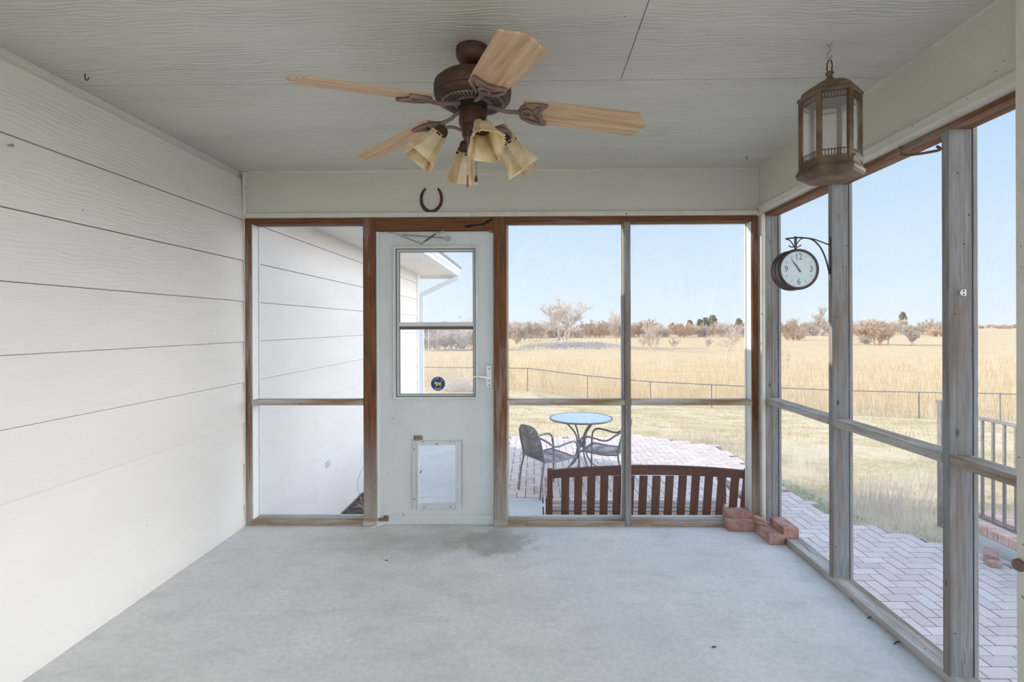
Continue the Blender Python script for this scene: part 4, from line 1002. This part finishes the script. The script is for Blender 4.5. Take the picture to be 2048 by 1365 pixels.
# ------------------------------------------------------------------ chain link fence
def fpt(px, pyt, d): p = PY(px, pyt, d); return p
ftop = [(560, 733, 26.5), (700, 734, 26.3), (835, 735, 26.1), (947, 736, 26.0), (1055, 737, 26), (1175, 752, 25.7), (1301, 764, 25.2), (1423, 770, 24.6), (1562, 776.5, 23.6), (1700, 782, 22.6), (1838, 785, 21.5), (2000, 788, 19.8), (2185, 794, 18.0)]
ft = [fpt(*q_) for q_ in ftop]
fn = empty('chain_link_fence', (ft[4].x, ft[4].y, gz(ft[4].x, ft[4].y)), label='chain link fence with steel posts and top rail along the yard edge', cat='fence')
MB().tube(ft, .021, 8).build('top_rail', 'fence', fn, smooth=60)
for p in ft:
    MB().tube([(p.x, p.y, gz(p.x, p.y) - .05), (p.x, p.y, p.z + .03)], .028, 8).build('post', 'fence', fn, smooth=60)
lm = MB()
def sl(p, q):
    p, q = V(p), V(q); o = len(lm.v); t = .0016
    for P_ in (p, q):
        for dx_, dz2 in ((-t, -t), (t, -t), (0, t)): lm.v.append(P_ + V((dx_, 0, dz2)))
    lm.f.extend([(o, o + 1, o + 4, o + 3), (o + 1, o + 2, o + 5, o + 4), (o + 2, o, o + 3, o + 5)])
for a, b in zip(ft[:-1], ft[1:]):
    L = math.hypot(b.x - a.x, b.y - a.y); n = int(L / .08)
    za, zb_ = gz(a.x, a.y), gz(b.x, b.y)
    for i in range(n):
        for s in (1, -1):
            t0 = i / n; t1 = t0 + s * (1.05 / L)
            if not -.02 <= t1 <= 1.02: continue
            sl((a.x + (b.x - a.x) * t0, a.y + (b.y - a.y) * t0, a.z + (b.z - a.z) * t0), (a.x + (b.x - a.x) * t1, a.y + (b.y - a.y) * t1, za + (zb_ - za) * t1 + .03))
lm.build('wire_mesh', 'fence', fn, recalc=False)

# ------------------------------------------------------------------ grasses (nobody could count them)
def blades(name, mat, pts, label, cat):
    """pts: (x, y, z, height, width)"""
    vs = []; fs = []
    for (x, y, z, h, w_) in pts:
        a = random.uniform(0, 2 * PI); c, s = math.cos(a), math.sin(a); l = random.uniform(-.45, .45) * h; l2 = random.uniform(-.3, .3) * h; o = len(vs)
        vs += [(x - c * w_, y - s * w_, z - .02), (x + c * w_, y + s * w_, z - .02), (x + l * .35 + c * w_ * .7, y + l2 * .35 + s * w_ * .7, z + h * .6), (x + l * .35 - c * w_ * .7, y + l2 * .35 - s * w_ * .7, z + h * .6), (x + l, y + l2, z + h)]
        fs += [(o, o + 1, o + 2, o + 3), (o + 3, o + 2, o + 4)]
    me = bpy.data.meshes.new(name); me.from_pydata(vs, [], fs); me.materials.append(M[mat]); o = bpy.data.objects.new(name, me); COL.objects.link(o)
    return tag(o, label, cat, None, 'stuff')
pts = []
for _ in range(52000):
    u = random.random(); d = 15 + 60 * u ** 1.6
    x = d * random.uniform(-.25, 1.08)
    yf = lerpt(x, FY); off = d - yf
    if off < -.9 or random.random() < (d - 25) / 60: continue
    if off < .5 and random.random() < .5: continue
    hh = random.uniform(.35, .95) * (1 if off > 0 else .55); pts.append((x, d, gz(x, d), hh, .004 + .0002 * d))
blades('prairie_grass', 'straw', pts, 'tall golden dry grass beyond the chain link fence', 'grass')
pts = []
for _ in range(60000):
    y = 4.5 + 20 * random.random() ** 1.25; x = random.uniform(-.5 - .22 * y, 4 + .9 * y)
    if y > lerpt(x, FY) + .5 or in_patio(x, y) or (x < 2.2 and y < 9.2) or (x < right_edge(min(y, 9)) + .05 and y < 9.3): continue
    if 3.75 < x < 4.45 and y < 5.1: continue
    if mnoise.noise(V((x * .7, y * .7, 1))) < -.22: continue
    pts.append((x, y, gz(x, y), random.uniform(.015, .06), .0018 + .0002 * y))
blades('lawn_grass', 'lawn_blade', pts, 'short straw and green grass of the yard', 'grass')
pts = []
for _ in range(2600):
    y = random.uniform(4.7, 9.4); x = right_edge(min(y, 9)) + abs(random.gauss(.15, .55))
    if 3.7 < x < 4.45 and y < 5.15: continue
    pts.append((x, y, gz(x, y), random.uniform(.06, .26) * (1.3 if x > 3.4 else .6), .0022))
for _ in range(700):
    c_ = random.choice(((2.9, 8.9), (4.0, 5.9), (3.7, 5.5), (4.8, 6.4), (4.4, 5.6))); pts.append((c_[0] + random.gauss(0, .14), c_[1] + random.gauss(0, .14), gz(*c_), random.uniform(.15, .42), .0022))
blades('dead_weeds', 'straw_pale', pts, 'pale dead weeds along the edge of the brick patio', 'weeds')
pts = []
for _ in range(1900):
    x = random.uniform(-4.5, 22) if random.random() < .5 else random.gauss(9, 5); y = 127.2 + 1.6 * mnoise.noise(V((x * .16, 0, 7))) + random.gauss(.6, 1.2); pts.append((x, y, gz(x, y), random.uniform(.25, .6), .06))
blades('bank_shade_scrub', 'scrub', pts, 'grey scrub giving a shaded tone to the pond bank below the tallest bare tree', 'scrub')  # scrub added so its grey stands in for shade on the bank
pts = []
for _ in range(700):
    y = random.uniform(5.3, 6.7); x = right_edge(y) + random.uniform(0, .28); pts.append((x, y, gz(x, y), random.uniform(.012, .035), .009))
blades('ground_cover', 'green_leaf', pts, 'low green leaves beside the brick patio edge', 'plant')

# ------------------------------------------------------------------ trees
def tree_mesh(seed, h, spread, trunks=1, levels=4, kids=4, twig=.02, up=.55, r0=None, low=.25, base=.075):
    rnd = random.Random(seed); mb = MB()
    def seg(p, q, r1, r2):
        a = (q - p); 
        if a.length < 1e-6: return
        a.normalize(); b = a.orthogonal().normalized(); c = a.cross(b); o = len(mb.v)
        for P_, r_ in ((p, r1), (q, r2)):
            for t in (0, 2.094, 4.189): mb.v.append(P_ + (b * math.cos(t) + c * math.sin(t)) * r_)
        mb.f.extend([(o, o + 1, o + 4, o + 3), (o + 1, o + 2, o + 5, o + 4), (o + 2, o, o + 3, o + 5)])
    def grow(p, d, L, r, lv):
        n = 3; q = p; dd = d.copy(); pts_ = [p]
        for i in range(n):
            dd = (dd + V((rnd.gauss(0, .13), rnd.gauss(0, .13), rnd.gauss(.03, .10)))).normalized(); q2 = q + dd * (L / n)
            ra, rb = r * (1 - .55 * i / n), r * (1 - .55 * (i + 1) / n)
            seg(q, q2, max(ra, twig), max(rb, twig)); q = q2; pts_.append(q)
        if lv <= 0: return
        for k_ in range(kids + (1 if lv > 1 else 0)):
            t = rnd.uniform(low if lv == levels else .15, 1.0); i = min(int(t * n), n - 1); bp = pts_[i].lerp(pts_[i + 1], t * n - i)
            a = rnd.uniform(0, 2 * PI); out = V((math.cos(a) * spread, math.sin(a) * spread, 0)); nd = (dd * up + out * rnd.uniform(.5, 1.0) + V((0, 0, rnd.uniform(.1, .55)))).normalized()
            grow(bp, nd, L * rnd.uniform(.45, .72), r * .5, lv - 1)
    for k_ in range(trunks):
        a = rnd.uniform(0, 2 * PI); o = V((math.cos(a), math.sin(a), 0)) * (base * h * (k_ > 0) * rnd.uniform(.4, 1.3))
        d = V((math.cos(a) * .22 * (trunks > 1), math.sin(a) * .22 * (trunks > 1), 1)).normalized()
        grow(o - V((0, 0, .1)), d, h * .48 * rnd.uniform(.85, 1.1), (r0 or h * .016), levels)
    zmx = max(v.z for v in mb.v); s = h / zmx
    for v in mb.v: v *= s
    return mb
def place_tree(mb, px, d, label, cat='tree', mat='bark', name='bare_tree', group=None, sx=1, py=None):
    p = PY(px, 660, d); z = gz(p.x, d)
    o = mb.build(name, mat, recalc=False); o.location = (p.x, d, z - .05); o.scale = (sx, sx, 1)
    return tag(o, label, cat, group)
place_tree(tree_mesh(3, 12.6, 1.0, 4, 5, 3, .020, .75, .20, .3), 1121, 138, 'tallest bare tree, wide and many branched, behind the pond bank', sx=1.5)
place_tree(tree_mesh(5, 7.0, .8, 7, 4, 4, .025, .6, .12, .0, .25), 1034, 140, 'bushy bare tree just right of the latch post')
place_tree(tree_mesh(6, 5.6, .8, 7, 4, 4, .025, .6, .10, .0, .28), 1064, 144, 'lower bare thicket between the bushy tree and the tallest tree')
place_tree(tree_mesh(9, 9.6, .6, 2, 4, 4, .02, .9, .14), 1236, 139, 'slender bare tree touching the mullion of the back window')
place_tree(tree_mesh(12, 6.4, .8, 7, 4, 3, .018, .8, .07, .1, .16), 1303, 112, 'pale multi stemmed shrub tree right of the mullion', mat='bark')
place_tree(tree_mesh(15, 5.1, .95, 1, 4, 4, .009, .75, .075, .3), 1449, 56, 'lone young bare tree standing in the golden field')
place_tree(tree_mesh(17, 2.7, .6, 1, 3, 3, .010, .8, .03), 1577, 46, 'small bare sapling behind the corner stud')
place_tree(tree_mesh(19, 3.4, .8, 2, 3, 4, .03, .6, .05), 1347, 118, 'low twiggy bush right of the shrub tree')
place_tree(tree_mesh(20, 3.6, .6, 2, 3, 4, .03, .6, .05), 1413, 120, 'low twiggy bush left of the lone young tree')
place_tree(tree_mesh(23, 13.5, .7, 2, 5, 3, .05, .7, .2), 1634, 205, 'tall pale bare tree between the corner stud and the clock stud')
place_tree(tree_mesh(25, 7.6, .9, 9, 4, 4, .03, .5, .10, .0, .28), 1764, 150, 'broad dense tan bush right of the clock stud', mat='bark_brown', name='bare_bush', sx=1.5)
place_tree(tree_mesh(26, 4.6, .8, 3, 4, 4, .035, .5, .07), 1822, 146, 'small bare tree at the right end of the broad tan bush')
place_tree(tree_mesh(27, 3.0, 1.1, 4, 3, 5, .03, .4, .05, .1), 1730, 148, 'low brush at the left foot of the broad tan bush', 'bush', name='bare_bush', sx=1.4)
for i, (px, d, h) in enumerate(((858, 120, 4.6), (884, 124, 5.4), (912, 122, 5.2), (938, 126, 6.0), (960, 126, 5.6))):
    place_tree(tree_mesh(30 + i, h, .8, 9, 3, 5, .03, .5, .06, .0, .30), px, d, ('leftmost grey bare shrub seen through the door glass', 'grey bare shrub second from the left through the door glass', 'grey bare shrub in the middle of the door glass', 'grey bare shrub at the right edge of the door glass', 'grey bare shrub half hidden by the latch side of the door')[i], 'bush', name='bare_bush', sx=1.15)
place_tree(tree_mesh(40, 9.0, .5, 1, 4, 3, .03, .8, .1), 930, 150, 'bare tree rising above the shrubs in the upper door glass')
# distant tree line
protos = [tree_mesh(50 + i, 1.0, .7, 7, 3, 5, .006, .55, .02, .0, .30) for i in range(5)]
pm_ = []
for i, mb in enumerate(protos):
    me = bpy.data.meshes.new('far_tree'); me.from_pydata([tuple(v) for v in mb.v], [], mb.f); me.materials.append(M['bark_brown' if i % 2 else 'bark']); pm_.append(me)
def cedar_mesh(seed):
    rnd = random.Random(seed); mb = MB()
    for _ in range(420):
        z = rnd.random() ** .8; r_ = .62 * math.sqrt(max(0, z * (1 - z))) * (1.15 - .5 * z) + .03; a = rnd.uniform(0, 2 * PI); rr = r_ * rnd.uniform(.6, 1.05)
        c = V((rr * math.cos(a), rr * math.sin(a), z)); o = len(mb.v); s = .05
        for _k in range(4): mb.v.append(c + V((rnd.gauss(0, s), rnd.gauss(0, s), rnd.gauss(0, s))))
        mb.f.extend([(o, o + 1, o + 2), (o, o + 2, o + 3), (o, o + 1, o + 3), (o + 1, o + 2, o + 3)])
    me = bpy.data.meshes.new('cedar'); me.from_pydata([tuple(v) for v in mb.v], [], mb.f); me.materials.append(M['cedar']); return me
ced = [cedar_mesh(1), cedar_mesh(2)]
rnd = random.Random(11)
def far(name, me, px, d, h, label, cat, group, sx=1.2):
    p = PY(px, 660, d); o = bpy.data.objects.new(name, me); COL.objects.link(o); o.location = (p.x, d, gz(p.x, d) - .2); o.scale = (h * sx, h * sx, h); o.rotation_euler = (0, 0, rnd.uniform(0, 6.28)); tag(o, label, cat, group)
nth = 0
px = 845
while px < 1520:
    if rnd.random() < .95: far('distant_tree', rnd.choice(pm_), px + rnd.uniform(-4, 4), 236 + 15 * (nth % 4), rnd.uniform(5.5, 9.5) * (.8 if px > 1280 else 1), 'small bare tree in the far tree line across the back windows', 'tree', 'far trees behind the back windows')
    px += rnd.uniform(9, 13); nth += 1
px = 1560
while px < 1890:
    far('distant_tree', rnd.choice(pm_), px + rnd.uniform(-4, 4), 252 + 16 * (nth % 4), rnd.uniform(5.0, 9.0), 'small bare tree in the far tree line across the right windows', 'tree', 'far trees behind the right windows')
    px += rnd.uniform(12, 18); nth += 1
px = 1950
while px < 2060:
    far('distant_tree', rnd.choice(pm_), px, rnd.uniform(420, 520), rnd.uniform(4, 6), 'tiny bare tree on the horizon at the right edge', 'tree', 'horizon trees at the right edge'); px += rnd.uniform(10, 18)
for px, d, h in ((1380, 305, 7.2), (1400, 318, 7.8), (1411, 305, 8.8), (1425, 330, 10.5), (1478, 305, 8.0), (1345, 305, 5.8)):
    far('cedar_tree', ced[int(px) % 2], px, d, h, 'dark green cedar in the far tree line behind the rightmost back window', 'tree', 'far cedars', .9)
far('cedar_tree', ced[0], 1177, 300, 5.6, 'dark round cedar low in the tree line right of the tallest tree', 'tree', None, 1.6)
far('cedar_tree', ced[1], 1204, 306, 5.8, 'brownish cedar in the tree line near the mullion', 'tree', None, 1.5)
far('cedar_tree', ced[1], 1806, 330, 12.0, 'dark evergreen crown poking out right of the broad tan bush', 'tree', None, .6)
far('bare_bush', pm_[1], 1872, 232, 5.0, 'round brown bush beside the nearest stud', 'bush', None, 1.6)
far('bare_bush', pm_[3], 1592, 190, 5.2, 'russet round bush just right of the corner stud', 'bush', None, 1.4)
# brush heap by the fence, utility pole
bp_ = PY(925, 750, 24.5); bh = MB(); rn = random.Random(4)
for _ in range(260):
    a = rn.uniform(0, PI); c = V((bp_.x + rn.gauss(0, .55), 24.5 + rn.gauss(0, .4), gz(bp_.x, 24.5) + abs(rn.gauss(.15, .2)))); d = V((math.cos(a), rn.gauss(0, .4), rn.gauss(.1, .35))).normalized() * rn.uniform(.2, .5)
    bh.tube([c - d, c + d], .008, 3)
tag(bh.build('brush_heap', 'bark', recalc=False), 'heap of grey cut branches by the fence seen through the lower door glass', 'brush', None, 'stuff')
pp = PY(857, 700, 118); tag(MB().tube([(pp.x, 118, gz(pp.x, 118) - .3), (pp.x, 118, gz(pp.x, 118) + 5.6)], .09, 8).build('utility_pole', 'soffit', smooth=60), 'thin pale pole among the shrubs in the door glass', 'pole')

# ------------------------------------------------------------------ light
sun_dir = V((-.88 * math.cos(math.radians(21)), .475 * math.cos(math.radians(21)), math.sin(math.radians(21)))).normalized()
sl_ = bpy.data.lights.new('sun', 'SUN'); sl_.energy = 5.6; sl_.angle = .01; sl_.color = (1, .93, .83)
so = bpy.data.objects.new('sun', sl_); COL.objects.link(so); so.rotation_euler = sun_dir.to_track_quat('Z', 'Y').to_euler(); so.location = (-20, 10, 12)
wd_ = bpy.data.worlds.new('sky'); SC.world = wd_; wd_.use_nodes = True; nt = wd_.node_tree; nt.nodes.clear()
N_ = lambda t: nt.nodes.new(t); L_ = nt.links.new
tco = N_('ShaderNodeTexCoord'); sepn = N_('ShaderNodeSeparateXYZ'); L_(tco.outputs['Generated'], sepn.inputs[0])
rp = N_('ShaderNodeValToRGB'); L_(sepn.outputs['Z'], rp.inputs[0]); e = rp.color_ramp.elements
e[0].position = 0.0; e[0].color = (.82, .92, 1.0, 1); e[1].position = 1.0; e[1].color = (.42, .62, .95, 1)
x_ = e.new(.10); x_.color = (.70, .85, .99, 1); x_ = e.new(.30); x_.color = (.50, .72, .97, 1)
dt = N_('ShaderNodeVectorMath'); dt.operation = 'DOT_PRODUCT'; L_(tco.outputs['Generated'], dt.inputs[0]); dt.inputs[1].default_value = sun_dir
def mth(op, a, b):
    o = N_('ShaderNodeMath'); o.operation = op
    for i, q_ in enumerate((a, b)):
        if isinstance(q_, (int, float)): o.inputs[i].default_value = q_
        else: L_(q_, o.inputs[i])
    return o.outputs[0]
def smooth(v, a, b):
    o = N_('ShaderNodeMapRange'); o.interpolation_type = 'SMOOTHSTEP'; L_(v, o.inputs[0]); o.inputs[1].default_value = a; o.inputs[2].default_value = b; return o.outputs[0]
glow = mth('MULTIPLY', mth('POWER', mth('MAXIMUM', dt.outputs['Value'], 0), 6), 1.2)
back = mth('MULTIPLY', smooth(mth('MULTIPLY', sepn.outputs['Y'], -1), 0.0, .9), .5)  # sky behind the camera brightened as added fill
side = mth('MULTIPLY', mth('MULTIPLY', smooth(sepn.outputs['X'], .70, .92), mth('SUBTRACT', 1.0, smooth(sepn.outputs['Z'], .28, .6))), 6.2)     # unseen sky brightened on the right to fill the porch
high = mth('MULTIPLY', smooth(sepn.outputs['Z'], .36, .7), .6)  # overhead sky out of view brightened too, more fill
st_ = mth('ADD', mth('ADD', glow, high), 1.0)
bgn = N_('ShaderNodeBackground'); L_(rp.outputs[0], bgn.inputs[0]); L_(st_, bgn.inputs[1])
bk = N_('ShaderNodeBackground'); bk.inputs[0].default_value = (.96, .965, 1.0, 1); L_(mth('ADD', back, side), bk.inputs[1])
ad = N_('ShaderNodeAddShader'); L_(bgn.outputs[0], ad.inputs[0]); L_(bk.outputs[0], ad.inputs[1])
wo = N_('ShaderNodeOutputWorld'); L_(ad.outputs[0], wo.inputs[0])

SC.view_settings.view_transform = 'Standard'; SC.view_settings.look = 'None'; SC.view_settings.gamma = 1; SC.view_settings.exposure = 0; SC.view_settings.use_curve_mapping = False
SC.cycles.max_bounces = 8; SC.cycles.diffuse_bounces = 5; SC.cycles.use_adaptive_sampling = True; SC.cycles.adaptive_threshold = .08; SC.cycles.transparent_max_bounces = 12; SC.cycles.transmission_bounces = 8
SC.cycles.caustics_reflective = False; SC.cycles.caustics_refractive = False
SC.cycles.sample_clamp_indirect = 6
try: SC.cycles.use_denoising = True
except Exception: pass
